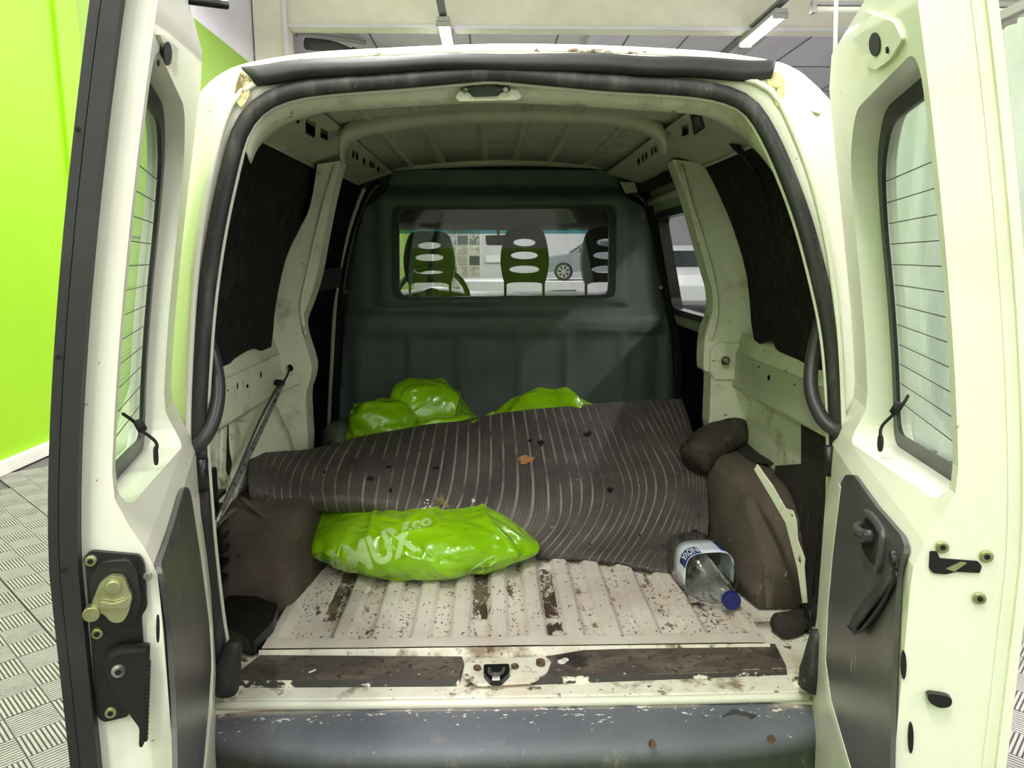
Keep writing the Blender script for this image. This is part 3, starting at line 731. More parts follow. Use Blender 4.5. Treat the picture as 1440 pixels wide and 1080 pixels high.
plate('cover_panel', a, n, [(975, 167), (982, 162), (987, 177), (979, 183)], 'card', V, th=.003, lift=.007)

# --- upper side planes: felt and panels
def upl(s): return (Vector((s*.705, 0, 1.2)), Vector((-s*.545, 0, -.13)).normalized())
for s in (-1, 1):
    o_, n_ = upl(s)
    if s < 0: f_ = [(352, 186), (372, 188), (410, 207), (450, 222), (440, 250), (428, 300), (402, 365), (388, 430), (384, 470), (378, 500), (358, 490), (330, 505), (316, 520), (270, 540), (270, 470), (276, 390), (296, 290), (330, 188)]
    else: f_ = [(982, 218), (1030, 196), (1094, 163), (1125, 240), (1150, 310), (1178, 400), (1190, 530), (1120, 505), (1092, 492), (1085, 478), (1060, 478), (1050, 390), (1030, 320), (1005, 262)]
    f_ = cat([(*q, 0) for q in f_ + f_[:1]], 3)[:-1]
    plate('felt_cover', o_, n_, [(q.x, q.y) for q in f_], 'felt', V, th=.006, lift=.0, bevel=.002)
# hanging black plug with cord at the right, torn flap at the left
o_, n_ = upl(1)
tube('cord', [PN(1040, 150, o_ + n_*.03, n_), PN(1035, 172, o_ + n_*.03, n_), PN(1031, 198, o_ + n_*.02, n_)], .003, 'blk_m', V)
tube('felt_fold', [PN(1025, 194, o_ + n_*.02, n_), PN(1040, 212, o_ + n_*.022, n_), PN(1062, 238, o_ + n_*.005, n_)], .014, 'blk', V, taper=[(0, .5), (.3, 1), (1, .25)], flat=.5)
for a_, b_ in (((1063, 240), (1076, 270)), ((1076, 270), (1080, 300))): tube('felt_crease', [PN(*a_, o_ + n_*.003, n_), PN(*b_, o_ + n_*.003, n_)], .004, 'felt', V, n=1)
o_, n_ = upl(-1)
plate('tape_scrap', o_, n_, [(380, 201), (397, 204), (405, 211), (390, 211)], 'paint_in', V, lift=.006, th=.002)
# sliding door bay, left: dark felt, belt rail with lettering
def upper2(s, y, z): return Vector((s*sx(z), y, z))
for s in (-1, 1):
    def conv(y, z, d, s=s): return Vector((s*(sx(z) - d), y, z))
    if s < 0:
        frombm('sliding_bay_felt', poly_solid([(.95, .58), (2.0, .58), (2.0, 1.73), (.95, 1.73)], [], 0, .01, conv, cuts=[(1, .7, 1.7, .1)]), 'felt_d', V)
        o_ = plate('belt_board', upl(-1)[0] + upl(-1)[1]*.03, upl(-1)[1], [(425, 381), (446, 379), (482, 377), (478, 404), (445, 411), (422, 417)], 'blk', V, th=.012)
    else:
        frombm('sliding_door_inner', poly_solid([(.95, .58), (2.0, .58), (2.0, 1.72), (.95, 1.72)], [rnd([(1.02, 1.235), (1.63, 1.235), (1.60, 1.60), (1.04, 1.60)], .04)], 0, .012, conv, cuts=[(1, .7, 1.7, .05)]), 'rail', V)
        frombm('side_window_gasket', poly_solid(rnd([(1.005, 1.215), (1.645, 1.215), (1.615, 1.615), (1.025, 1.615)], .05), [rnd([(1.03, 1.24), (1.618, 1.24), (1.59, 1.59), (1.05, 1.59)], .04)], -.02, .022, conv, cuts=[(1, 1.2, 1.7, .05)]), 'blk', V, bevel=.003)
        frombm('side_window_glass', poly_solid([(1.02, 1.23), (1.63, 1.23), (1.60, 1.60), (1.04, 1.60)], [], -.012, -.008, conv, cuts=[(1, 1.2, 1.7, .05)]), 'wglass', V)
        frombm('sliding_door_card', poly_solid([(.98, .6), (1.66, .6), (1.66, 1.17), (.98, 1.17)], [], .012, .02, conv, cuts=[(1, .7, 1.7, .1)]), 'felt_d', V)
        tube('door_top_bar', [upper2(1, y, 1.655) - Vector((.03, 0, 0)) for y in (.97, 1.3, 1.62)], .014, 'rail', V, n=1)
        tube('door_front_bar', [upper2(1, 1.67, z) - Vector((.02, 0, 0)) for z in (.62, 1.0, 1.2, 1.4, 1.6, 1.70)], .015, 'blk_m', V, n=2)
        tube('door_track', [upper2(1, y, 1.71) - Vector((.04, 0, 0)) for y in (.97, 1.3, 1.62)], .022, 'void', V, n=1)
# lettering on the belt board
def text_mesh(body, size, m, name, parent, fn, offset=0, cuts=None, ext=0):
    cu = bpy.data.curves.new(name, 'FONT'); cu.body = body; cu.size = size; cu.offset = offset; cu.extrude = ext; cu.resolution_u = 3
    to = bpy.data.objects.new(name, cu); COL.objects.link(to)
    dg = bpy.context.evaluated_depsgraph_get(); me = bpy.data.meshes.new_from_object(to.evaluated_get(dg))
    bpy.data.objects.remove(to); bpy.data.curves.remove(cu)
    bm = bmesh.new(); bm.from_mesh(me); bpy.data.meshes.remove(me)
    bmesh.ops.remove_doubles(bm, verts=bm.verts, dist=1e-5)
    if cuts:
        x0 = min(v.co.x for v in bm.verts); x1 = max(v.co.x for v in bm.verts); y0 = min(v.co.y for v in bm.verts); y1 = max(v.co.y for v in bm.verts)
        for ax, lo, hi in ((0, x0, x1), (1, y0, y1)):
            q = lo + cuts
            while q < hi:
                bmesh.ops.bisect_plane(bm, geom=bm.verts[:] + bm.edges[:] + bm.faces[:], plane_co=(q, 0, 0) if ax == 0 else (0, q, 0), plane_no=(1, 0, 0) if ax == 0 else (0, 1, 0), dist=1e-6); q += cuts
    for v in bm.verts: v.co = fn(v.co)
    me = bpy.data.meshes.new(name); bm.to_mesh(me); bm.free()
    return link(name, me, m, parent)
ob, nb = upl(-1); ob = ob + nb*.0325
p0 = PN(430, 408, ob, nb); p1 = PN(466, 400, ob, nb); dx_ = (p1 - p0); upv = (PN(431, 391, ob, nb) - p0)
text_mesh('EDGEBEHT AG', 1, 'faint', 'lettering', o_, lambda c: p0 + dx_ * (c.x/6.6) + upv * (c.y/.72))

# --- rear pillars of the sliding bay (C pillars)
PILL_L = [(446, 231), (436, 290), (420, 325), (400, 368), (384, 430), (374, 488), (360, 500), (352, 520), (350, 560), (352, 640), (404, 660), (432, 640), (430, 560), (436, 535), (438, 512), (427, 475), (424, 452), (434, 425), (446, 385), (456, 330), (466, 280), (479, 226)]
PILL_R = [(946, 224), (953, 244), (966, 280), (980, 330), (994, 380), (1002, 410), (1002, 440), (992, 470), (990, 520), (1000, 530), (1002, 620), (1060, 620), (1062, 560), (1078, 545), (1080, 500), (1066, 480), (1060, 440), (1052, 390), (1038, 330), (1014, 262), (984, 228)]
for s, pp in ((-1, PILL_L), (1, PILL_R)):
    q = cat([(*a, 0) for a in pp], 3)
    hole = [ell(407, 518, 5.5, 5.5, 12)] if s < 0 else []
    plate('bay_pillar', (0, .90, 0), (0, -1, 0), [(a.x, a.y) for a in q], 'paint_in', V, holes=hole, th=.085, bevel=.006, seg=3)
    if s > 0:
        q1 = [(958, 232), (972, 285), (988, 335), (1004, 395), (1008, 440), (1000, 478)]
    else: q1 = [(472, 232), (452, 300), (436, 370), (424, 430), (430, 470)]
    tube('pillar_crease', [PY(*a, .895) for a in q1], .006, 'paint_in', V, seg=8)
plate('pillar_box', (0, .885, 0), (0, -1, 0), [(1000, 490), (1012, 482), (1050, 482), (1058, 492), (1056, 515), (1040, 535), (1004, 534), (998, 520)], 'paint_in', V, th=.03, bevel=.008, seg=3)
disc('tie_ring', PY(1020, 507, .852), (0, -1, 0), .014, .004, 'rust', V); disc('tie_bolt', PY(1020, 507, .85), (0, -1, 0), .007, .01, 'steel', V)
plate('pillar_box', (0, .885, 0), (0, -1, 0), [(378, 532), (420, 526), (422, 540), (396, 552), (380, 548)], 'paint_in', V, th=.02, bevel=.006, seg=3)
disc('tie_hole', PY(407, 518, .93), (0, -1, 0), .016, .004, 'void', V)
# dark side of pillars beyond
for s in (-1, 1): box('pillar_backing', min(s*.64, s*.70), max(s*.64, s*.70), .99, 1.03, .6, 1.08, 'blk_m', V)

# --- lower side panels, belt ledges
XL = .75
for s in (-1, 1):
    O, Nn = Vector((s*XL, 0, 0)), Vector((-s, 0, 0))
    if s < 0: vent = [[(313, 600), (320, 593), (338, 593), (345, 603), (350, 640), (350, 672), (344, 677), (318, 672), (311, 662)]]
    else: vent = []
    def cv(y, z, d, s=s): return Vector((s*(XL - d), y, z))
    H = []
    for h in vent:
        hh = []
        for q in h: p = PX(q[0], q[1], s*XL); hh.append((p.y, p.z))
        H.append(hh)
    frombm('side_panel', poly_solid([(.09, .56), (.98, .56), (.98, 1.14), (.09, 1.14)], H, 0, .004, cv), 'paint_in', V, bevel=.002)
    if H:
        c_ = sum((Vector(q) for q in H[0]), Vector((0, 0))) / len(H[0])
        outer = [tuple(c_ + (Vector(q) - c_) * 1.32) for q in H[0]]
        frombm('vent_frame', poly_solid(outer, [[tuple(c_ + (Vector(q) - c_) * 1.02) for q in H[0]]], .004, .014, cv), 'paint_in', V, bevel=.004, seg=3)
        box('vent_shade_sheet', -.84, -.835, .1, .9, .6, 1.1, 'void', V)  # dark sheet behind the vent, stands in for shade in the side wall
    # ledge (belt rail): top slope + face with holes
    xf = .70
    if s < 0:
        hs = [ell(302, 568, 2, 6, 8), ell(319, 549, 1.8, 1.8, 8), ell(333, 543, 2, 6, 8), ell(347, 543, 2.5, 3, 8), ell(366, 527, 2, 6, 8)]
    else:
        hs = [ell(1060, 515, 2, 6, 8), ell(1068, 516, 1.5, 1.5, 8), ell(1082, 531, 2.5, 4, 8), ell(1097, 532, 2.5, 6.5, 8), ell(1118, 541, 1.6, 1.6, 8), ell(1160, 573, 3, 4.5, 8)]
    H = []
    for h in hs:
        hh = [(PX(q[0], q[1], s*xf).y, PX(q[0], q[1], s*xf).z) for q in h]
        if all(.06 < a < .94 for a, b in hh) and all(1.055 < b < 1.14 for a, b in hh): H.append(hh)
    def cv2(y, z, d, s=s): return Vector((s*(xf - d), y, z))
    frombm('belt_rail', poly_solid([(.09, 1.045), (.95, 1.045), (.95, 1.15), (.09, 1.15)], H, 0, .003, cv2), 'rail' if s > 0 else 'paint_in', V, bevel=.0015)
    loft('belt_ledge', [[Vector((s*x, y, z)) for y in (.09, .4, .7, .95)] for x, z in ((xf, 1.15), (xf + .004, 1.16), (.715, 1.19), (.72, 1.21))], 'paint_in', V, solid=.003)
    loft('belt_underside', [[Vector((s*x, y, z)) for y in (.09, .4, .7, .95)] for x, z in ((xf, 1.045), (xf + .01, 1.035), (XL, 1.03))], 'paint_in', V, solid=.003)
    box('belt_shade_sheet', min(s*.735, s*.74), max(s*.735, s*.74), .06, .94, 1.05, 1.15, 'void', V, bevel=0)  # dark sheet that paints the shade behind the belt rail holes
# crumpled inner wing at left behind the rod, flange at the right
rows = []
for k in range(8):
    rows.append([Vector((-.745 + .10*(j/8)**1.5 * (k/7) + .012*noise.noise(Vector((k*.9, j*.8, 3))), lerp(.55, .90, j/8), lerp(1.04, .80, k/7))) for j in range(9)])
loft('inner_wing', rows, 'paint_in', V, solid=.003)
g = lambda L, x: [PX(*q, x) for q in L]
# --- wheel arches
def arch(s, xi, y0, y1, zt, name='wheel_arch'):
    rows = []; nseg = 22
    for k in range(nseg + 1):
        t_ = k/nseg; y = lerp(y0, y1, t_)
        h = zt * (max(0, 1 - abs(2*t_ - 1)**5)) ** .7
        inx = xi + .03*(1 - (max(0, 1 - abs(2*t_ - 1)**4)))
        pr = []
        for a in range(13):
            # from floor at inner side up, round the corner, over to the wall
            q = a/12
            if q < .4: x, z = inx + .02*(q/.4), h*.84*(q/.4)
            elif q < .7:
                th = (q - .4)/.3*math.pi/2; x = inx + .02 + .16*h*(1 - math.cos(th)); z = h*(.84 + .16*math.sin(th))
            else: x = lerp(inx + .02 + .16*h, .745, (q - .7)/.3); z = h
            w = Vector((s*x, y, .572 + z)); w += noise.noise_vector(w*7)*.012*min(1, h*8); pr.append(w)
        rows.append(pr)
    return loft(name, rows, 'carpet', V, solid=.004)
arch(-1, .535, .355, 1.12, .228); arch(1, .585, .36, 1.12, .275)
# details on arches
PL = lambda x, y, yy: PY(x, y, yy)
tube('carpet_ridge', [PY(338, 700, .505), PY(365, 722, .485), PY(392, 740, .475), PY(412, 762, .475)], .006, 'carpet', V)
tube('bent_clip', [PY(340, 808, .385), PY(344, 816, .382), PY(350, 818, .38), (PY(357, 809, .385))], .0025, 'sill', V)
disc('hook_base', PY(1098, 802, .40), (-.3, -1, .3), .012, .006, 'rag', V)
tube('ring_hook', [PY(1095, 806, .385), PY(1099, 811, .38), PY(1105, 808, .38), PY(1105, 799, .385)], .003, 'steel', V)
rn = Vector((-.5, -.8, .2))
tube('hinge_tab', [PY(1062, 842, .38), PY(1070, 825, .385)], .010, 'carpet', V, flat=.4, n=1)
fl = [(1064, 653), (1085, 682), (1104, 715), (1114, 718), (1119, 732), (1121, 760), (1131, 786), (1130, 800), (1134, 848), (1128, 848), (1121, 800), (1112, 765), (1104, 735), (1084, 700), (1060, 660)]
plate('arch_flange', (.735, 0, 0), (-1, -.35, 0), fl, 'paint_in', V, th=.004, lift=.02, holes=[ell(1113, 725, 2, 2, 8), ell(1124, 789, 2.2, 3, 8)])
# ribbed rubber lining at the right side wall
plate('side_lining', (.742, 0, 0), (-1, 0, 0), [(1126, 576), (1134, 580), (1150, 598), (1167, 622), (1169, 700), (1165, 800), (1160, 870), (1137, 858), (1128, 800), (1112, 720), (1085, 680), (1090, 655), (1126, 652)], 'rag', V, th=.004, lift=.008)
for k in range(9):
    y_ = lerp(.12, .52, k/8); tube('lining_rib', [Vector((.732, y_, .62)), Vector((.732, y_, .82))], .002, 'rag', V, n=1, seg=6)

# --- cargo floor, sill
nx, ny = 230, 110
ribs = [-.40, -.311, -.22, -.13, -.04, .05, .137, .225, .315, .417]
def fz(x, y):
    h = 0
    for r in ribs:
        w = .017 if r not in (.417,) else .022
        h = max(h, smooth(w + .011, w, abs(x - r)))
    e = smooth(.235, .205, y)
    rim = max(smooth(.53, .545, abs(x)), e)
    pits = 0
    for a, b in ((-.47, -.425), (-.12, -.055), (.065, .12)):
        if a < x < b and .33 < y < .62: pits = 1
    return .570 + .017*max(h, rim) - .006*pits + .0012*noise.noise(Vector((x*9, y*9, 0)))
v = []; f = []
for j in range(ny + 1):
    for i in range(nx + 1):
        x = lerp(-.565, .565, i/nx); y = .165 + 1.50*(j/ny)**1.6; v.append((x, y, fz(x, y)))
for j in range(ny):
    for i in range(nx): a = j*(nx+1) + i; f.append((a, a+1, a+nx+2, a+nx+1))
mk('cargo_floor', v, f, 'cargo', V, sm=True)
box('side_floor', -.76, .76, .1, 1.7, .550, .561, 'sill', V)
mk('floor_edge', [(-.57, .165, .584), (.57, .165, .584), (.57, .158, .566), (-.57, .158, .566)], [(0, 1, 2, 3)], 'sill', V, solid=.002)
disc('floor_plug', PZ(510, 830, .584), (0, 0, 1), .022, .003, 'sill', V, seg=20)
# sill slab
so = [PZ(*q, .566) for q in ((300, 975), (1160, 972))]
box('sill_slab', -.625, .60, .0, .168, .545, .566, 'sill', V, bevel=.006)
tube('sill_lip', [Vector((x, -.004 + .006*abs(x/.6)**3, .556)) for x in (-.615, -.4, -.2, 0, .2, .4, .59)], .0095, 'paint', V, seg=10)
box('sill_face', -.63, .61, -.002, .01, .40, .548, 'paint', V)
def zplate(name, pts, z, th, m, bevel=.003, r=.006):
    ol = [(p.x, p.y) for p in (PZ(*q, z) for q in pts)]
    if r: ol = rnd(ol, r)
    return frombm(name, poly_solid(ol, [], 0, -th, lambda x, y, d: Vector((x, y, z + d))), m, V, bevel=bevel)
zplate('step_rubber', [(366, 921), (650, 923), (652, 930), (646, 955), (333, 957), (336, 944)], .578, .012, 'strip', r=.004)
zplate('step_rubber', [(752, 944), (762, 924), (820, 914), (1090, 905), (1106, 937), (1104, 941), (760, 953)], .578, .012, 'strip', r=.004)
for (a, b, c, d) in (((333, 957), (646, 955), (644, 966), (334, 970)), ((748, 953), (1105, 939), (1106, 951), (748, 966))):
    pa = [PZ(*a, .577), PZ(*b, .577)]; y0_ = min(pa[0].y, pa[1].y)
    P4 = [pa[0], pa[1], Vector((pa[1].x, pa[1].y - .008, .560)), Vector((pa[0].x, pa[0].y - .008, .560))]
    mk('step_rubber_front', P4, [(0, 1, 2, 3)], 'strip_f', V, solid=.004)
st = zplate('striker_plate', [(652, 940), (660, 928), (765, 922), (775, 930), (770, 945), (748, 958), (672, 962), (652, 950)], .5805, .006, 'sill')
sk = zplate('latch_striker', [(680, 934), (716, 933), (717, 945), (705, 957), (690, 957), (680, 946)], .592, .012, 'blk')
tube('striker_loop', [PZ(688, 940, .594), PZ(690, 947, .603), PZ(704, 947, .603), PZ(709, 940, .594)], .0035, 'card', sk)
box('white_mark', *(lambda a, b: (a.x, b.x, b.y, a.y))(PZ(692, 950, .595), PZ(703, 955, .595)), .592, .5945, 'chalk', sk, bevel=0)
for q in ((671, 940), (724, 938)): o = disc('striker_bolt', PZ(*q, .583), (0, 0, 1), .009, .005, 'rust', st, seg=6)
disc('striker_bolt', PZ(760, 934, .583), (0, 0, 1), .010, .009, 'rust', st, seg=10)
for q, r_ in (((790, 931), .010), ((795, 928), .008)): disc('paint_flake', PZ(*q, .579), (0, 0, 1), r_, .0015, 'chalk', V, seg=7)
# jamb corners
for s in (-1, 1):
    loft('jamb_corner', [[Vector((s*lerp(.57, .70, i/6) , lerp(.02, .30, j/6), .566 + .02*(i/6)**3)) for i in range(7)] for j in range(7)], 'sill', V, solid=.003)

# --- bulkhead
YB = 1.67
BK = [(548, 232), (700, 228), (868, 232), (873, 262), (882, 280), (906, 290), (918, 330), (934, 400), (944, 480), (950, 600), (952, 700), (470, 700), (476, 600), (480, 520), (487, 420), (500, 340), (512, 292), (538, 276), (545, 255)]
WN = [(560, 292), (857, 290), (862, 300), (861, 412), (855, 417), (564, 420), (556, 412), (555, 300)]
tb = lambda q: (PY(*q, YB).x, PY(*q, YB).z)
bo = rnd([tb(q) for q in BK], .02); bw = rnd([tb(q) for q in WN], .045, 5)
zz = lambda y: PY(700, y, YB).z
xx = lambda x: PY(x, 400, YB).x
zs1, zs2, zt_, zrib = zz(432), zz(448), zz(268), zz(470)
wx0, wx1, wz0, wz1 = xx(535), xx(882), zz(428), zz(276)
def relief(x, z):
    d = 0
    d += -.05*smooth(zs1, zs2, z)*1.0                       # lower part recessed away from camera is +Y
    if z < zrib + .02:
        e = smooth(zrib + .02, zrib - .01, z)
        for a, b in ((505, 575), (582, 645), (652, 728), (735, 795), (802, 872), (880, 935)):
            X0, X1 = xx(a), xx(b); d += .02*e*smooth(X0, X0 + .012, x)*smooth(X1, X1 - .012, x)
    # frame swelling around the window
    ins = smooth(wx0 - .03, wx0 + .02, x)*smooth(wx1 + .03, wx1 - .02, x)*smooth(wz0 - .03, wz0 + .02, z)*smooth(wz1 + .03, wz1 - .02, z)
    d += -.03*ins
    d += .035*smooth(zt_ - .02, zt_ + .03, z)
    d += .05*smooth(.56, .67, abs(x))
    return -d
bm = poly_solid(bo, [bw], 0, .006, lambda a, b, d: Vector((a, b, d)), cuts=[(0, -.68, .68, .02), (1, .6, 1.8, .02)])
for v_ in bm.verts: x, z, d = v_.co; v_.co = (x, YB + d - relief(x, z) - .0, z)
frombm('bulkhead', bm, 'bulk', V, sm=False, bevel=0)
for p in bpy.data.objects['bulkhead'].data.polygons: p.use_smooth = abs(p.normal.y) > .5
bpy.data.objects['bulkhead'].data.update()
c_ = Vector((sum(q[0] for q in bw)/len(bw), sum(q[1] for q in bw)/len(bw)))
yw = YB - .03
bwi = [tuple(c_ + (Vector(q) - c_) * .955) for q in bw]; bwo = [tuple(c_ + (Vector(q) - c_) * 1.02) for q in bw]
frombm('window_gasket', poly_solid(bwo, [bwi], 0, .03, lambda a, b, d: Vector((a, yw - .006 + d, b))), 'blk', V, bevel=.005, seg=3)
frombm('bulkhead_glass', poly_solid(bwo, [], 0, .004, lambda a, b, d: Vector((a, yw + .012 + d, b))), 'wglass', V)
for q in ((512, 309), (487, 411), (486, 500), (904, 303), (929, 404), (936, 490)): screw(PY(*q, YB + .0) , (0, -1, 0), .008, V, 'steel', 'bulkhead_screw', h=.012)
# dark gap frame left/right of bulkhead
tube('bulkhead_seal', [PY(*q, 1.72) for q in ((470, 640), (474, 520), (480, 430), (494, 345), (508, 300), (522, 270), (535, 258))], .018, 'blk', V, seg=8)
tube('bay_front_post', [PY(*q, 1.62) for q in ((462, 600), (466, 520), (472, 420), (484, 350), (500, 295), (512, 265))], .008, 'rail', V, seg=8)
tube('bulkhead_seal', [PY(*q, 1.72) for q in ((955, 640), (952, 520), (942, 420), (926, 345), (910, 290), (890, 270), (878, 258))], .02, 'blk', V, seg=8)
box('cab_back_wall', -.72, -.66, 1.70, 1.76, .55, 1.75, 'blk_m', V); box('cab_back_wall', .70, .73, 1.72, 1.76, .55, 1.2, 'blk_m', V)
box('front_roof_filler', -.6, .6, 1.68, 1.74, 1.785, 1.83, 'blk_m', V)
o = frombm('corner_bracket', poly_solid([(PY(*q, 1.66).x, PY(*q, 1.66).z) for q in ((872, 256), (892, 256), (897, 270), (880, 272))], [], 0, .01, lambda a, b, d: Vector((a, 1.66 + d, b))), 'paint_roof_shaded', V)

# --- cab
hl_z = PY(700, 324, 2.62).z
mk('body_floor_pan', [(-.78, .1, .48), (.78, .1, .48), (.78, 2.8, .48), (-.78, 2.8, .48)], [(0, 1, 2, 3)], 'blk_m', V, solid=.01)
box('headliner', -.62, .62, 1.75, 2.62, hl_z, hl_z + .05, 'liner', V, bevel=.02)
box('headliner_rear', -.62, .62, 1.74, 1.80, hl_z, 1.80, 'liner', V)
for s in (-1, 1): tube('a_pillar', [(s*.60, 2.58, 1.60), (s*.66, 2.95, 1.35), (s*.70, 3.25, 1.16)], .03, 'dash', V)
for s in (-1, 1): tube('b_pillar', [(s*.60, 1.84, 1.66), (s*.68, 1.80, 1.3), (s*.72, 1.80, .6)], .04, 'dash', V)
dz = PY(700, 409, 2.85).z
loft('dashboard', [[Vector((x, y, z)) for x in (-.72, -.45, -.25, 0, .3, .72)] for y, z in ((2.66, .70), (2.64, dz - .12), (2.68, dz - .02), (2.80, dz), (3.02, dz - .01), (3.25, dz - .04))], 'dash', V, solid=.01)
loft('instrument_hood', [[Vector((x, y, dz - .02 + .05*math.sin(math.pi*(x + .55)/.4) * k)) for x in [-.55 + .4*i/10 for i in range(11)]] for y, k in ((2.60, .6), (2.70, 1), (2.85, .7), (2.92, 0))], 'dash', V, solid=.01)
mk('windscreen', [(-.60, 2.62, 1.62), (.60, 2.62, 1.62), (.70, 3.28, 1.14), (-.70, 3.28, 1.14)], [(0, 1, 2, 3)], 'wglass', V, solid=.005)
mk('sun_band', [(-.598, 2.626, 1.614), (.598, 2.626, 1.614), (.61, 2.69, 1.568), (-.61, 2.69, 1.568)], [(0, 1, 2, 3)], glass('teal_sun_band', (.25, .62, .64)), V, solid=.002)
loft('bonnet', [[Vector((x, y, z - .05*abs(x)**2)) for x in (-.75, -.4, 0, .4, .75)] for y, z in ((3.2, 1.12), (3.6, 1.05), (4.0, .95), (4.2, .75), (4.22, .4))], 'paint', V, solid=.01)
tube('wiper', [(-.1, 3.24, 1.155), (.25, 3.12, 1.235), (.45, 3.1, 1.245)], .007, 'blk', V)
tube('wiper', [(.2, 3.24, 1.155), (.5, 3.1, 1.225)], .007, 'blk', V, n=1)
mr = frombm('interior_mirror', poly_solid(rnd([(PY(*q, 2.5).x, PY(*q, 2.5).z) for q in ((682, 331), (722, 330), (722, 345), (684, 345))], .01), [], 0, .02, lambda a, b, d: Vector((a, 2.5 + d, b))), 'card', V, bevel=.004)
tube('mirror_stem', [(-.02, 2.53, 1.56), (-.02, 2.58, 1.60)], .008, 'blk', mr, n=1)
# steering wheel
sc_ = Vector((-.36, 2.46, dz - .03)); th0 = math.radians(28); ax = Vector((0, -math.cos(th0), math.sin(th0)))
a1 = Vector((1, 0, 0)); a2 = ax.cross(a1)
sw = tube('steering_wheel', [sc_ + (a1*math.cos(t_) + a2*math.sin(t_))*.185 for t_ in [2*math.pi*i/28 for i in range(29)]], .015, 'dash', V, n=1, closed=False)
disc('wheel_hub', sc_ - ax*.01, ax, .06, .03, 'dash', sw)
for t_ in (.1, math.pi - .1, -math.pi/2): tube('spoke', [sc_, sc_ + (a1*math.cos(t_) + a2*math.sin(t_))*.18], .012, 'dash', sw, n=1, flat=.6)
# three seats: each a part with headrest frame and posts
def seat(px0, px1, pt, pb, y):
    x0, x1 = PY(px0, 360, y).x, PY(px1, 360, y).x; z1 = PY(700, pt, y).z; z0 = PY(700, pb, y).z
    xc = (x0 + x1)/2; w = (x1 - x0)/2; h = z1 - z0
    ol = [(xc - w*.70, z1), (xc + w*.70, z1), (xc + w*.92, z1 - h*.3), (xc + w, z1 - h*.62), (xc + w*.82, z0), (xc + w*.6, z0 + h*.06), (xc - w*.6, z0 + h*.06), (xc - w*.82, z0), (xc - w, z1 - h*.62), (xc - w*.92, z1 - h*.3)]
    ol = rnd(ol, h*.16, 4); holes = []
    for k, (f_, rw) in enumerate(((.26, .46), (.48, .56), (.72, .62))): holes.append(ell(xc, z1 - h*f_, w*rw, h*.065, 18))
    hd = frombm('headrest', poly_solid(ol, holes, 0, .09, lambda a, b, d: Vector((a, y + d + .25*(z1 - b)*0, b))), 'seat', V, bevel=.010, seg=3)
    for sd in (-1, 1): tube('headrest_post', [(xc + sd*w*.78, y + .04, z0 + .02), (xc + sd*w*.78, y + .02, z0 - .16)], .007, 'blk', hd, n=1)
    rows = []
    for k in range(7):
        z = lerp(z0 - .10, .62, k/6); ww = w*1.7 * (1 if k else .8)
        rows.append([Vector((xc + ww*math.cos(a_), y + .05 - .0*k + .07*math.sin(a_) + (.02*k), z)) for a_ in [2*math.pi*i/16 for i in range(16)]])
    b_ = loft('seat_back', rows, 'seat', V, closed=True)
    box('seat_cushion', xc - w*1.7, xc + w*1.7, y + .15, y + .55, .62, .76, 'seat', V, bevel=.04)
seat(566, 640, 325, 402, 2.18); seat(703, 773, 319, 402, 2.18); seat(818, 892, 319, 402, 2.18)

# --- bumper
def bump_row(dy, z, w=.0):
    P = []
    for i in range(31):
        u = -1 + i/15; x = u*(.70 + w); y = dy + .16*abs(u)**7 + .02*u*u
        P.append(Vector((x, y, z - .006*abs(u)**4)))
    return P
prof = [(.02, .535, -.01), (.0, .542, 0), (-.045, .540, .0), (-.10, .528, .01), (-.118, .512, .012), (-.122, .49, .012), (-.128, .44, .012), (-.122, .40, .01), (-.10, .375, 0), (-.02, .37, 0)]
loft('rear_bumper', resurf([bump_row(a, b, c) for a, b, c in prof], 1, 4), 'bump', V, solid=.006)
for q in ((917, 1045), (1084, 1038)): disc('bumper_screw', PY(*q, -.130), (0, -1, .1), .008, .006, 'rust', V, seg=8)
plate('bumper_scuff', (0, -.05, .545), (0, -.1, 1), [(1015, 1008), (1030, 996), (1045, 1000), (1064, 1005), (1058, 1010), (1036, 1003)], 'card', V, th=.001, up=(0, 1, 0), lift=.0)
# --- lower chassis and wheels
box('underbody', -.66, .66, .15, 3.9, .30, .50, 'blk_m', V)
for s in (-1, 1):
    for yc in (.85, 3.4):
        disc('wheel', Vector((s*.66, yc, .30)), (s, 0, 0), .30, .12, 'blk_m', V, seg=32, bevel=.02)

# --- hoses and hinges between body and doors
tube('wiring_hose', [PR(*q, o_) for q, o_ in (((281, 455), .04), ((298, 495), .05), ((307, 545), .03), ((300, 592), .0), ((283, 622), -.02), ((262, 638), -.02))], .0135, 'hose', V, seg=12)
disc('hose_grommet', PR(258, 640, -.02), (1, -.3, 0), .03, .008, 'hose', V)
tube('wiring_hose', [PR(*q, o_) for q, o_ in (((1158, 440), .04), ((1143, 500), .05), ((1141, 550), .03), ((1157, 590), .0), ((1178, 607), -.02), ((1194, 620), -.02))], .0135, 'hose', V, seg=12)
disc('hose_grommet', PR(1197, 622, -.02), (-1, -.3, 0), .03, .008, 'hose', V)
for q0, q1 in (((262, 648), (284, 668)), ((262, 668), (284, 682)), ((1163, 630), (1190, 645)), ((1167, 665), (1190, 680))):
    tube('hinge_arm', [PR(*q0, -.02), PR(*q1, -.015)], .007, 'blk', V, n=1)
for q0, q1 in (((284, 645), (284, 690)), ((1166, 628), (1166, 668))): tube('hinge_pin', [PR(*q0, -.018), PR(*q1, -.018)], .011, 'blk', V, n=1)
# louvre of slats at the left, beside the wheel arch
for k in range(7):
    box('louvre_slat', -.742, -.705, .20, .40, .66 + k*.035, .672 + k*.035, 'blk', V, bevel=.002, mtx=Matrix.Translation((0, 0, .0)) )
box('louvre_frame', -.748, -.735, .17, .43, .63, .93, 'blk', V)

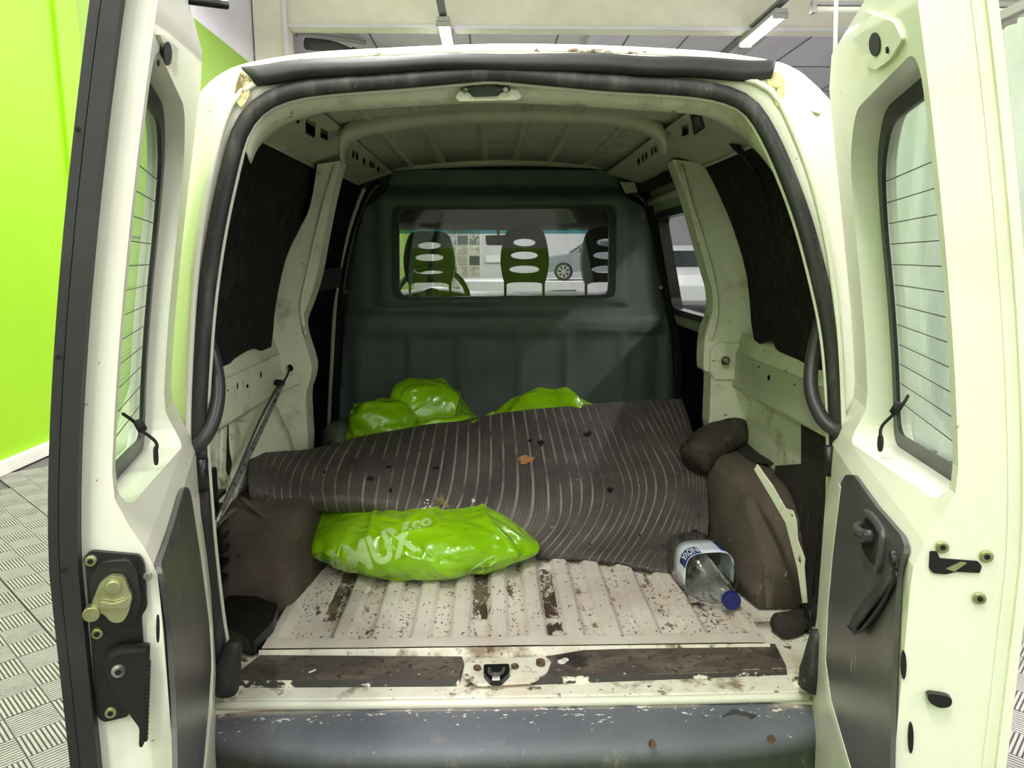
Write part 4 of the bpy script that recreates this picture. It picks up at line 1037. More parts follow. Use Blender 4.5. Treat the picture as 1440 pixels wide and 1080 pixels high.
# ================================================================== REAR DOORS
class Door:
    def __init__(s, side):
        s.side = side; s.W = .62
        if side < 0: s.H = Vector((-.655, 0, 0)); near = Vector((-.468, -.60, 0)); s.t = .052; s.m = .036
        else: s.H = Vector((.645, 0, 0)); near = Vector((.472, -.60, 0)); s.t = .066; s.m = .048
        s.R = (near - s.H).normalized()
        s.N = Vector((-s.R.y * (1 if side < 0 else -1), s.R.x * (1 if side < 0 else -1), 0))
        if s.N.x * side > 0: s.N = -s.N
    def ni(s, z): return lean(z) + .045*smooth(1.20, 1.08, z)
    def P(s, a, z, n): return s.H + s.R*a + s.N*n + Vector((0, 0, z))
    def px(s, x, y, off=0, fixed=None):
        """photo pixel -> (s, z) on the inner surface (+off towards inside)"""
        z = 1.2
        for _ in range(25):
            n = (s.ni(z) if fixed is None else lean(z) + fixed) + off
            p = PN(x, y, s.H + s.N*n, s.N); z = lerp(z, p.z, .6)
        return ((p - s.H).dot(s.R), p.z)
    def inner(s, d): return lambda a, z, k: s.P(a, z, s.ni(z) + k + d)
    def end(s, x, y, lift=.0):
        p = PN(x, y, s.H + s.R*(s.W + lift), s.R); return p
DL, DR = Door(-1), Door(1)
for D, nm in ((DL, 'left_rear_door'), (DR, 'right_rear_door')):
    s = D.side
    ol = [(0, .36), (.618, .36), (.618, 1.77), (.12, 1.77), (.055, 1.73), (.02, 1.62), (0, 1.45)]
    hole = rnd([(.12, 1.12), (.598, 1.16), (.598, 1.66), (.24, 1.66), (.15, 1.60), (.12, 1.50)], .045, 5)
    # body: thickness varies from outer skin (lean - .075) to the inner surface
    def conv(a, z, k, D=D): return D.P(a, z, lerp(lean(z) - D.m, D.ni(z), k))
    bm = poly_solid(ol, [hole], 0, 1, conv, cuts=[(1, .4, 1.76, .03)])
    door = frombm(nm, bm, 'paint', V, bevel=.010, seg=3, ang=50)
    D.o = door
    # outer flange of the shell: thinner skin that reaches past the box
    def conv2(a, z, k, D=D): return D.P(a, z, lerp(lean(z) - D.t, lean(z) - D.m, k))
    hole2 = rnd([(.128, 1.128), (.592, 1.167), (.592, 1.652), (.245, 1.652), (.157, 1.594), (.128, 1.50)], .045, 5)
    ol2 = [(.004, .34), (.62, .34), (.62, 1.785), (.12, 1.785), (.05, 1.74), (.012, 1.63), (.004, 1.45)]
    frombm('door_skin', poly_solid(ol2, [hole2], 0, 1, conv2, cuts=[(1, .4, 1.76, .03)]), 'paint', door, bevel=.008, seg=3, ang=50)
    # window rubber and glass
    gc = Vector((.36, 1.39))
    def sc(h, f, g=None): return [tuple(gc + Vector(((q[0] - gc.x)*f, (q[1] - gc.y)*(g or f)))) for q in h]
    def conv3(a, z, k, D=D): return D.P(a, z, lean(z) + k)
    frombm('window_rubber', poly_solid(sc(hole, 1.01), [sc(hole, .89, .91)], -D.m + .002, -D.m + .008, conv3, cuts=[(1, 1.15, 1.66, .03)]), 'blk', door, bevel=.003, seg=2, ang=50)
    frombm('window_glass', poly_solid(sc(hole, .93), [], -D.m - .002, -D.m + .001, conv3, cuts=[(1, 1.15, 1.66, .03)]), 'glass', door)
    for k in range(12):
        z = lerp(1.20, 1.56, k/11)
        tube('heater_wire', [D.P(a, z, lean(z) - D.m + .004) for a in (.165, .36, .555)], .0009, 'card', door, n=1, seg=5)
# --- left door details
D = DL; d = D.o
def strip(name, D, a0, a1, n0, n1, m, z0=.36, z1=1.80, jit=0):
    bm = poly_solid([(a0, z0), (a1, z0), (a1, z1), (a0, z1)], [], n0, n1, lambda a, z, k: D.P(a, z, k + lean(z)), cuts=[(1, z0 + .03, z1, .04)])
    return frombm(name, bm, m, D.o, bevel=.005, seg=3, ang=50)
strip('edge_weatherstrip', DL, .616, .634, -.057, -.0475, 'dseal')
strip('edge_weatherstrip', DL, .616, .638, -.046, -.029, 'dseal')
for y in (182, 502, 801): p = DL.end(*{182: (110, 182), 502: (82, 502), 801: (88, 801)}[y], lift=.022); disc('seal_pin_hole', p, DL.R, .003, .002, 'void', d, seg=8)
def eplate(D, name, pts, m, th, lift, holes=(), r=.004, bevel=.002, **k):
    return plate(name, D.H + D.R*(D.W + lift), D.R, pts, m, D.o, holes=holes, th=th, r=r, bevel=bevel, **k)
lp = [(119, 782), (128, 775), (196, 781), (203, 792), (207, 855), (199, 866), (201, 903), (207, 930), (180, 1008), (146, 1016), (136, 1008)]
eplate(DL, 'lock_plate', lp, 'blk', .006, .007)
eplate(DL, 'lock_case', [(124, 815), (142, 790), (180, 788), (192, 800), (198, 850), (186, 876), (160, 882), (132, 866)], 'blk', .012, .018, r=.006, bevel=.005)
eplate(DL, 'lock_cam', [(129, 848), (140, 820), (156, 809), (176, 812), (180, 828), (186, 838), (181, 862), (172, 876), (156, 876), (145, 862), (128, 862)], 'metal', .008, .028, r=.006, bevel=.003)
eplate(DL, 'cam_step', [(140, 846), (158, 850), (176, 844), (184, 836), (186, 844), (178, 856), (158, 856), (141, 856)], 'metal', .004, .033, r=.003, bevel=.0015)
disc('cam_pivot', DL.end(160, 825, .028), DL.R, .0075, .004, 'metal', d); disc('cam_roller', DL.end(131, 858, .020), DL.R, .0085, .012, 'metal', d)
for q in ((128, 788), (137, 890), (156, 1001)): screw(DL.end(*q, .007), DL.R, .007, d, 'metal', h=.004)
eplate(DL, 'release_lever', [(146, 940), (148, 922), (165, 911), (211, 906), (207, 1034), (200, 1052), (195, 1050), (196, 1024), (160, 975)], 'blk', .006, .020, r=.004, bevel=.003)
eplate(DL, 'lever_rim', [(152, 922), (168, 915), (206, 912), (205, 918), (170, 920), (156, 927)], 'seal2', .004, .024, r=.002)
for k in range(20):
    y_ = 930 + k*5.6; disc('lever_tooth', DL.end(210 - k*.22, y_, .016), DL.R, .0022, .006, 'blk', d, seg=6, bevel=0)
screw(DL.end(167, 943, .020), DL.R, .008, d, 'steel', h=.004)
disc('edge_bolt', DL.end(208, 809, .004), DL.R, .005, .004, 'steel', d, seg=8)
def inplate(D, name, pts, m, k0, k1, holes=(), r=.01, bevel=.002, fixed=None, step=.04, seg=2, clamp=None):
    ol = [D.px(*q) for q in pts]
    if clamp: ol = [(min(a, clamp[0]), max(z, clamp[1])) for a, z in ol]
    if r: ol = rnd(ol, r)
    hs = [[D.px(*q) for q in h] for h in holes]
    za, zb = min(q[1] for q in ol), max(q[1] for q in ol)
    bm = poly_solid(ol, hs, k0, k1, lambda a, z, k: D.P(a, z, D.ni(z) + k), cuts=[(1, za + .01, zb, step)])
    return frombm(name, bm, m, D.o, bevel=bevel, ang=50, seg=seg)
inplate(DL, 'door_card', [(213, 800), (235, 740), (250, 688), (256, 684), (262, 700), (276, 790), (288, 880), (291, 935), (286, 1000), (278, 1080), (270, 1120), (244, 1200), (240, 1120), (238, 1000), (230, 880)], 'card', .002, .008, r=.02)
inplate(DL, 'hinge_flange', [(266, 700), (272, 700), (284, 780), (296, 880), (298, 940), (294, 1000), (282, 1100), (279, 1100), (291, 1000), (294, 940), (292, 880), (280, 780)], 'paint', .0, .008, r=0)
def oval(D, name, cx, cy, rx, ry, m='void', lift=.0015, th=.003):  # thin dark patch laid on the door, painted shade of a hole
    return inplate(D, name, ell(cx, cy, rx, ry, 18), m, lift - .0015, lift, r=0, bevel=.0005, step=.2)
oval(DL, 'door_opening_hole', 229, 75, 6, 17, lift=.0055); oval(DL, 'small_slot', 216, 88, 1.5, 5, lift=.0055)
oval(DL, 'bevel_slot', 221, 884, 1.8, 20)
# --- pressed corner of the upper inner frame
inplate(DL, 'corner_pressing', [(206, 70), (212, 60), (226, 48), (240, 52), (246, 75), (236, 105), (226, 112), (210, 95)], 'paint', -.002, .004, r=.008, bevel=.003, clamp=(.60, 1.668))
inplate(DR, 'corner_pressing', [(1212, 30), (1222, 16), (1262, 30), (1274, 55), (1256, 84), (1236, 98), (1220, 92), (1214, 70)], 'paint', -.002, .004, r=.008, bevel=.003, clamp=(.60, 1.668))
oval(DR, 'door_opening_hole', 1236, 62, 8, 17, lift=.0055); oval(DR, 'small_slot', 1254, 70, 1.5, 5, lift=.006)
# door stay bracket at the very top of the left door
tube('stay_bracket', [DL.P(.40, 1.765, .08), DL.P(.36, 1.775, .12), DL.P(.34, 1.78, .15)], .006, 'blk', d, n=2)
tube('stay_bracket', [DL.P(.38, 1.765, .085), DL.P(.38, 1.73, .09)], .005, 'blk', d, n=1)
# heater cable at the lower window corner
for D, pts, g_ in ((DL, [(206, 580), (210, 592), (209, 604), (215, 622), (217, 638)], (217, 641)), (DR, [(1247, 555), (1250, 567), (1249, 580), (1244, 600), (1240, 618)], (1240, 623))):
    def at(q, k): a, z = D.px(*q); return D.P(a, z, D.ni(z) + k)
    tube('heater_cable', [at(q, k) for q, k in zip(pts, (-.030, -.02, -.01, .004, .002))], .0025, 'blk_m', D.o)
    tube('cable_connector', [at(pts[1], -.015), at(pts[2], -.008)], .007, 'blk_m', D.o, n=1, seg=8)
    disc('cable_grommet', at(g_, .0), D.N, .014, .004, 'blk_m', D.o)
# --- right door details
D = DR; d = D.o
inplate(DR, 'door_card', [(1168, 890), (1174, 780), (1184, 690), (1196, 668), (1208, 668), (1240, 712), (1278, 755), (1284, 775), (1272, 810), (1268, 880), (1264, 980), (1262, 1080), (1262, 1180), (1225, 1180), (1210, 1120), (1172, 985), (1166, 940)], 'card', .002, .008, r=.012)
inplate(DR, 'hinge_flange', [(1187, 680), (1190, 684), (1178, 780), (1171, 860), (1168, 930), (1176, 985), (1214, 1110), (1208, 1110), (1171, 990), (1163, 935), (1165, 860), (1172, 780)], 'paint', .0, .009, r=0)
def at(q, k): a, z = DR.px(*q); return DR.P(a, z, DR.ni(z) + k)
tube('handle_recess_rim', [at(q, .010) for q in ((1229, 722), (1240, 730), (1253, 749), (1254, 760), (1250, 795), (1245, 802))], .006, 'card', d)
inplate(DR, 'handle_recess', [(1222, 738), (1230, 722), (1252, 750), (1247, 800), (1232, 790), (1221, 770)], 'void', .0, .0095, r=.008)
tube('pull_handle', [at(q, k) for q, k in (((1221, 738), .010), ((1224, 743), .018), ((1232, 750), .020), ((1240, 753), .012))], .006, 'card', d)
inplate(DR, 'handle_block', [(1222, 752), (1241, 752), (1240, 764), (1224, 766)], 'card', .01, .022, r=.004)
# grab strap: a folded band
s1 = [(1276, 790), (1262, 812), (1244, 838), (1224, 866), (1213, 884)]; s2 = [(1274, 808), (1262, 834), (1246, 860), (1232, 880), (1222, 895)]
rows = []
for t_ in (0, .5, 1):
    rows.append([at((lerp(a[0], b[0], t_), lerp(a[1], b[1], t_)), k) for (a, b, k) in zip(s1, s2, (.012, .016, .02, .022, .02))])
loft('grab_strap', resurf(rows, 4, 2), 'rubber', d, solid=.003)
rows = []
for t_ in (0, 1):
    rows.append([at((lerp(a[0], b[0], t_), lerp(a[1], b[1], t_)), k) for (a, b, k) in zip([(1213, 884), (1218, 880), (1240, 850), (1262, 815), (1275, 800)], [(1223, 896), (1232, 888), (1254, 856), (1268, 830), (1277, 812)], (.020, .014, .010, .010, .010))])
loft('grab_strap_back', resurf(rows, 4, 2), 'blk', d, solid=.003)
disc('strap_button', at((1275, 787), .012), DR.N, .009, .006, 'blk', d)
for q in ((1271, 935, 4, 20), (1281, 1038, 4, 22)):
    pass
# end face of the right door
eplate(DR, 'lock_slot', [(1308, 776), (1318, 776), (1322, 786), (1376, 790), (1381, 796), (1378, 806), (1345, 804), (1330, 808), (1312, 806), (1307, 800)], 'void', .003, .0015, r=.002, bevel=0)
eplate(DR, 'slot_tongue', [(1330, 800), (1352, 790), (1360, 792), (1342, 804)], 'metal', .003, .003, r=.001)
for q in ((1325, 769), (1387, 782), (1377, 841)): screw(DR.end(*q, .0), DR.R, .0075, d, 'metal', h=.003)
eplate(DR, 'rubber_buffer', [(1303, 975), (1326, 978), (1340, 982), (1338, 994), (1322, 997), (1306, 988)], 'blk', .008, .010, r=.006, bevel=.004)
for cx, cy, rx, ry in ((1271, 936, 4, 20), (1281, 1038, 4, 22)): eplate(DR, 'edge_plug', ell(cx, cy, rx, ry, 16), 'blk', .004, .001, r=0, bevel=0)
strip('edge_fold', DR, .605, .626, -.070, -.060, 'paint')

# ================================================================== LOOSE THINGS
# --- ribbed rubber mat, thrown in over the bags
cols = [ # (top->bottom pixel path), depths
 ([(352, 643), (349, 660), (349, 680), (351, 695), (355, 706)], (.70, .615, .565, .555, .57)),
 ([(395, 640), (383, 662), (378, 685), (380, 700), (388, 710)], (.76, .64, .58, .565, .59)),
 ([(441, 635), (422, 662), (415, 688), (418, 703), (426, 714)], (.83, .68, .61, .59, .62)),
 ([(495, 622), (475, 656), (468, 686), (470, 703), (474, 717)], (.92, .75, .67, .64, .67)),
 ([(552, 611), (541, 650), (534, 686), (531, 706), (534, 722)], (.98, .79, .69, .65, .67)),
 ([(605, 603), (594, 650), (585, 690), (578, 714), (574, 730)], (1.02, .83, .71, .66, .67)),
 ([(655, 596), (652, 650), (646, 694), (634, 722), (620, 740)], (1.05, .86, .72, .66, .67)),
 ([(705, 588), (708, 644), (706, 694), (694, 730), (678, 753)], (1.07, .88, .73, .67, .68)),
 ([(757, 582), (768, 635), (776, 690), (772, 735), (740, 772)], (1.09, .90, .75, .68, .66)),
 ([(796, 578), (812, 630), (826, 688), (816, 735), (780, 788)], (1.10, .92, .76, .70, .655)),
 ([(835, 575), (856, 630), (876, 690), (860, 740), (828, 792)], (1.11, .93, .78, .72, .64)),
 ([(868, 572), (892, 628), (910, 682), (898, 738), (866, 799)], (1.12, .94, .80, .73, .61)),
 ([(901, 570), (930, 622), (955, 676), (940, 738), (905, 806)], (1.13, .95, .82, .72, .57)),
 ([(932, 568), (956, 622), (978, 668), (968, 740), (945, 814)], (1.14, .96, .83, .70, .54)),
 ([(960, 566), (975, 610), (990, 655), (996, 745), (978, 819)], (1.15, .97, .84, .68, .52)),
]
grid = []
for r_ in range(5): grid.append([PY(*c[0][r_], c[1][r_]) for c in cols])
top = grid[0]
b1 = [p + Vector((.0, .05, -.015)) for p in top]; b2 = [p + Vector((0, .085, -.09)) for p in top]
bot = grid[-1]; u1_ = [p + Vector((0, .06, -.01)) if i < 8 else p + Vector((0, .03, .0)) for i, p in enumerate(bot)]
for i, p in enumerate(bot):
    if p.z < .592: p.z = .592
u2_ = [p + Vector((0, .13, .02)) if i < 8 else p + Vector((0, .10, .004)) for i, p in enumerate(bot)]
G = resurf([b2, b1] + grid + [u1_, u2_], 8, 7)
for r_ in G:
    for p in r_:
        p += Vector((0, 1, .3)).normalized() * .006 * noise.noise(Vector((p.x*9, p.z*9, p.y*4)))
        if p.z < .589: p.z = .589
# torn right edge
mt_ = loft('ribbed_mat', G, 'mat', None, uv=True, solid=.006)
uvl = mt_.data.uv_layers[0]; nn_ = len(G[0])
for l in mt_.data.loops:
    uvl.data[l.index].uv = ((l.vertex_index % nn_)/(nn_ - 1), (l.vertex_index//nn_)/(len(G) - 1))
tag(mt_, 'long dark ribbed rubber mat with pale stripes, folded over the green bags', 'rubber mat')
# holes and slit in the mat: flat dark patches on its surface, shade painted in
def mat_at(px, py):
    d_ = ray(px, py); best = None
    from mathutils.geometry import intersect_ray_tri
    for i in range(len(G) - 1):
        for j in range(len(G[0]) - 1):
            a, b, c, e = G[i][j], G[i][j+1], G[i+1][j+1], G[i+1][j]
            for tr in ((a, b, c), (a, c, e)):
                h = intersect_ray_tri(*tr, d_, CAMP, True)
                if h and (best is None or (h - CAMP).length < (best - CAMP).length): best = h
    return best
from mathutils.bvhtree import BVHTree
def bvh_of(rows, closed=False):
    n = len(rows[0]); v = [p for r in rows for p in r]; f = []
    for i in range(len(rows) - 1):
        for j in range(n if closed else n - 1): f.append((i*n+j, i*n+(j+1) % n, (i+1)*n+(j+1) % n, (i+1)*n+j))
    return BVHTree.FromPolygons(v, f)
BM = bvh_of(G)
def hit(B, px, py, lift=.002):
    d_ = ray(px, py).normalized(); h = B.ray_cast(CAMP, d_)
    if h[0] is None: return None
    return h[0] - d_ * lift
def decal(name, B, pts, m, parent, lift=.0075, thick=.0015):
    P = [hit(B, *q, lift) for q in pts]
    P = [p for p in P if p]
    if len(P) < 3: return None
    c_ = sum(P, Vector()) / len(P)
    return mk(name, P + [c_], [(i, (i+1) % len(P), len(P)) for i in range(len(P))], m, parent, solid=thick)
def blotch(cx, cy, rx, ry, n=11, j=.35): return [(cx + rx*math.cos(2*math.pi*i/n)*(1 + random.uniform(-j, j)), cy + ry*math.sin(2*math.pi*i/n)*(1 + random.uniform(-j, j))) for i in range(n)]
for q in ((595, 641, 8, 6), (536, 645, 5, 3), (612, 659, 6, 2.5), (546, 657, 4, 2), (521, 673, 5, 3), (772, 597, 4, 4), (746, 620, 3.5, 3), (760, 623, 5, 3), (827, 611, 5.5, 4), (858, 689, 4, 4), (977, 621, 3, 4), (959, 756, 6, 4), (977, 748, 4, 3), (995, 756, 5, 4), (1003, 745, 3, 4), (472, 634, 5, 2), (549, 690, 3, 4), (985, 770, 4, 3), (456, 664, 2, 3)):
    decal('torn_hole', BM, blotch(*q), 'void', mt_)
decal('slit', BM, [(830, 614), (836, 625), (842, 640), (846, 664), (848, 664), (844, 640), (838, 622), (833, 612)], 'void', mt_)
for q in ((602, 708, 6, 5), (598, 716, 5, 3), (607, 712, 4, 6), (649, 724, 4, 3), (667, 704, 3, 3), (658, 738, 2.5, 2.5), (590, 728, 4, 2)):
    for k in range(5):
        c_ = hit(BM, q[0] + random.uniform(-q[2], q[2]), q[1] + random.uniform(-q[3], q[3]), .006)
        if c_: disc('plaster_crumb', c_, -ray(*q[:2]), .0035*random.uniform(.5, 1), .003, 'chalk', mt_, seg=6, bevel=0)
# leaf
lf = []
c_ = hit(BM, 740, 648, .008); n_ = -ray(740, 648).normalized() + Vector((0, 0, .6)); n_.normalize(); a_ = Vector((1, 0, 0)); b_ = n_.cross(a_).normalized()
rows = []
for k in range(5):
    f_ = k/4; rows.append([c_ + (a_*math.cos(t_)*.024 + b_*math.sin(t_)*.017)*f_*(1 + .16*math.sin(5*t_)) + n_*(.004 + .007*f_*math.sin(3*t_ + 1)*f_) for t_ in [2*math.pi*i/24 for i in range(24)]])
o = loft('dry_leaf', rows, 'leaf', None, closed=True, solid=.001); tag(o, 'small orange-brown dry leaf lying on the ribbed mat', 'leaf')
# straw tuft
bm = bmesh.new(); c_ = hit(BM, 622, 707, .008)
for k in range(46):
    a0 = random.uniform(0, 6.28); r0 = random.uniform(0, .016); L_ = random.uniform(.008, .026); a1_ = random.uniform(0, 6.28)
    p0_ = c_ + Vector((math.cos(a0)*r0, -.004 - random.uniform(0, .006), math.sin(a0)*r0)); p1_ = p0_ + Vector((math.cos(a1_)*L_, -random.uniform(0, .006), math.sin(a1_)*L_))
    tube('x', [p0_, (p0_ + p1_)/2 + Vector((0, -.003, .003)), p1_], .0007, None, n=1, seg=4, bm=bm)
o = frombm('straw_tuft', bm, 'straw', None); tag(o, 'tuft of dry straw stuck on the front of the ribbed mat', 'straw tuft')

# --- plastic bags
def fold(p, sc_, amp, seed):
    q = Vector((p.x, p.y, p.z)) * sc_ + Vector((seed, seed*2.1, 0))
    w = q + noise.noise_vector(q*.5)*.9
    d_ = noise.voronoi(w)[0]; e_ = noise.voronoi(w*2.3 + Vector((5, 1, 2)))[0]
    r1 = 1 - min(1, abs(noise.noise(Vector((w.x*.9, w.y*.9, w.z*.4 + seed))))*3.2)
    return amp * (.8*(.45 - d_[0])) + amp*.35*(.45 - e_[0]) + amp*.55*(r1**2 - .3)
def blob(name, c, rad, m, parent=None, nu=96, nv=56, sq=.8, seed=1, amp=.012, sc_=7, shape=None, rz=0, floor_z=None, tent=0, solid=0, prof=None):
    rows = []; c = Vector(c)
    for k in range(nv + 1):
        ph = -math.pi/2 + math.pi*k/nv; row_ = []
        for i in range(nu):
            th = 2*math.pi*i/nu
            cx_, sx_ = math.cos(th), math.sin(th); cp, sp_ = math.cos(ph), math.sin(ph)
            sg = lambda x, e: math.copysign(abs(x)**e, x)
            if prof: cp = max(cp, 0)**prof
            d_ = Vector((sg(cp, sq)*sg(cx_, sq), sg(cp, sq)*sg(sx_, sq), sg(sp_, 1)))
            f_ = shape(th, sp_) if shape else 1
            p = Vector((d_.x*rad[0]*f_, d_.y*rad[1]*f_, d_.z*rad[2]))
            if tent: p.z += tent*max(0, noise.noise(Vector((p.x*5 + seed, p.y*5, 0))))
            n_ = d_.normalized(); p += n_ * fold(p, sc_, amp, seed) * (min(1, cp*4 + .3))
            if rz: p = Matrix.Rotation(rz, 3, 'Z') @ p
            p += c
            if floor_z is not None and p.z < floor_z: p.z = floor_z + .001*noise.noise(p*20)
            row_.append(p)
        rows.append(row_)
    o = loft(name, rows, m, parent, closed=True)
    return o, rows
# front bag
OUT = [PZ(*q, .61) for q in ((431, 748), (431, 768), (437, 790), (462, 806), (520, 815), (600, 819), (660, 815), (720, 801), (752, 790), (764, 780), (742, 762))]
OUT = [(p.x, p.y) for p in OUT] + [(.04, .86), (-.15, .93), (-.38, .93), (-.50, .86)]
OUT = rnd(OUT, .02, 3)
cb = Vector((-.23, .70, .655))
def polyr(th):
    d_ = Vector((math.cos(th), math.sin(th))); best = .2
    for i in range(len(OUT)):
        a = Vector(OUT[i - 1]) - cb.xy; b = Vector(OUT[i]) - cb.xy; e = b - a
        den = d_.x*e.y - d_.y*e.x
        if abs(den) < 1e-9: continue
        t_ = (a.x*e.y - a.y*e.x)/den; u = (a.x*d_.y - a.y*d_.x)/den
        if t_ > 0 and -1e-6 <= u <= 1 + 1e-6: best = t_
    return best
RT = {}
def shp(th, sp_):
    k = round(th, 5)
    if k not in RT: RT[k] = polyr(th)
    return RT[k]
fb, FR = blob('green_plastic_bag', cb, (1, 1, .085), 'bag', None, nu=260, nv=110, sq=1, seed=3.3, amp=.017, sc_=9, shape=shp, floor_z=.587, prof=.62)
me = fb.data
for v_ in me.vertices:
    x = v_.co.x
    t_ = smooth(-.08, .12, x); v_.co.z = lerp(v_.co.z, .590 + (v_.co.z - .587)*.55, t_)
FR2 = [[me.vertices[i*len(FR[0]) + j].co.copy() for j in range(len(FR[0]))] for i in range(len(FR))]
BF = bvh_of(FR2, True)
tag(fb, 'bright green plastic bag with pale lettering lying flat under the ribbed mat', 'plastic bag', 'green plastic bags')
def on_bag(px, py, lift=.0012):
    h = hit(BF, px, py, lift)
    return h
def bag_text(body, p0, p1, hpx, w_units):
    dx, dy = p1[0] - p0[0], p1[1] - p0[1]; L_ = math.hypot(dx, dy); ux, uy = dx/L_, dy/L_
    def fn(c):
        s_ = c.x / w_units * L_; h_ = c.y / .70 * hpx
        px = p0[0] + ux*s_ + uy*h_*1.0 - .0*h_; py = p0[1] + uy*s_ - ux*h_
        px += .05*h_
        h = on_bag(px, py)
        if h is None:
            for k in range(1, 12):
                h = on_bag(px + (600 - px)*.02*k, py + (765 - py)*.02*k)
                if h: break
        return h if h else Vector((-.2, .7, .62))
    return text_mesh(body, 1, 'letter', 'lettering', fb, fn, offset=.035, cuts=.10)
bag_text('KAMUX', (436, 830), (584, 774), 42, 3.45)
bag_text('.co', (574, 746), (612, 736), 15, 1.35)
# round swirl and ring of the printed emblem at the right end
def bag_line(pts, w):
    P = [p for p in (on_bag(q.x, q.y, .001) for q in cat([(*a, 0) for a in pts], 6)) if p]
    if len(P) > 2: tube('printed_swirl', P, w, 'letter', fb, n=1, seg=6, flat=.3)
bag_line([(655, 816), (662, 803), (676, 793), (692, 783), (690, 782)], .0035); bag_line([(676, 795), (680, 802), (672, 806)], .003)
bag_line([(697, 790), (692, 792), (688, 798), (690, 805), (697, 806)], .004)
bag_line([(682, 788), (690, 784), (697, 782), (697, 790)], .003)
# rear bags
o, _ = blob('green_plastic_bag', (-.30, 1.30, .84), (.165, .12, .165), 'bag', None, nu=150, nv=80, sq=.45, seed=8.1, amp=.050, sc_=5.5, shape=lambda th, s_: 1 - .25*max(0, s_), floor_z=.6)
tag(o, 'dark-lit green plastic bag with peaked top standing against the bulkhead at left', 'plastic bag', 'green plastic bags')
o, _ = blob('green_plastic_bag', (-.435, 1.14, .83), (.125, .13, .115), 'bag', None, nu=150, nv=80, sq=.6, seed=4.7, amp=.042, sc_=7, floor_z=.6)
tag(o, 'crumpled green plastic bag at the far left beside the grey clear bag', 'plastic bag', 'green plastic bags')
o, _ = blob('green_plastic_bag', (-.17, 1.12, .80), (.19, .11, .11), 'bag', None, nu=150, nv=80, sq=.6, seed=6.2, amp=.035, sc_=7, floor_z=.6)
tag(o, 'low green plastic bag just above the middle of the ribbed mat', 'plastic bag', 'green plastic bags')
o, _ = blob('green_plastic_bag', (.155, 1.22, .80), (.235, .15, .175), 'bag', None, nu=190, nv=100, sq=.8, seed=2.4, amp=.034, sc_=7, shape=lambda th, s_: 1 - .12*max(0, s_), floor_z=.6, rz=math.radians(-6))
tag(o, 'large rounded green plastic bag behind the right half of the ribbed mat', 'plastic bag', 'green plastic bags')
o, _ = blob('clear_plastic_bag', (-.575, 1.16, .76), (.075, .10, .13), 'gbag', None, nu=60, nv=36, sq=.7, seed=9.2, amp=.012, sc_=9, floor_z=.6)
tag(o, 'greyish clear plastic bag wedged at the far left of the green bags', 'plastic bag')

# --- dark roll and ribbed offcut on the right wheel arch
pts = [PY(975, 645, .80), PY(998, 628, .84), PY(1022, 613, .90), PY(1042, 604, .95)]
o = tube('rolled_rug', pts, .058, 'roll', None, n=6, seg=28, taper=[(0, 1.0), (.5, 1.05), (.62, .95), (.7, 1.03), (.93, .98), (.98, .85), (1, .6)], jit=.008)
tag(o, 'dirty dark brown roll lying on the right wheel arch beside the ribbed mat', 'rolled rug')
rows = [[PY(*q, y_) for q, y_ in r_] for r_ in (
    [((1069, 574), 1.02), ((1090, 588), .92), ((1112, 602), .82), ((1124, 610), .76)],
    [((1062, 592), 1.00), ((1086, 607), .88), ((1108, 622), .76), ((1124, 628), .70)],
    [((1048, 618), .92), ((1074, 632), .80), ((1098, 638), .70), ((1122, 640), .64)],
    [((1034, 640), .84), ((1058, 650), .74), ((1086, 654), .66), ((1116, 650), .62)])]
o = loft('rubber_offcut', resurf(rows, 6, 6), 'rag', None, solid=.006)
for k in range(7):
    f_ = k/6; rr_ = [r_ for r_ in resurf(rows, 6, 6)]; idx = int(f_*(len(rr_[0]) - 1)); tube('rib', [r_[idx] + Vector((0, -.001, .003)) for r_ in rr_], .003, 'roll', o, n=1, seg=6)
tag(o, 'ribbed black rubber offcut laid behind the top of the right wheel arch', 'rubber offcut')

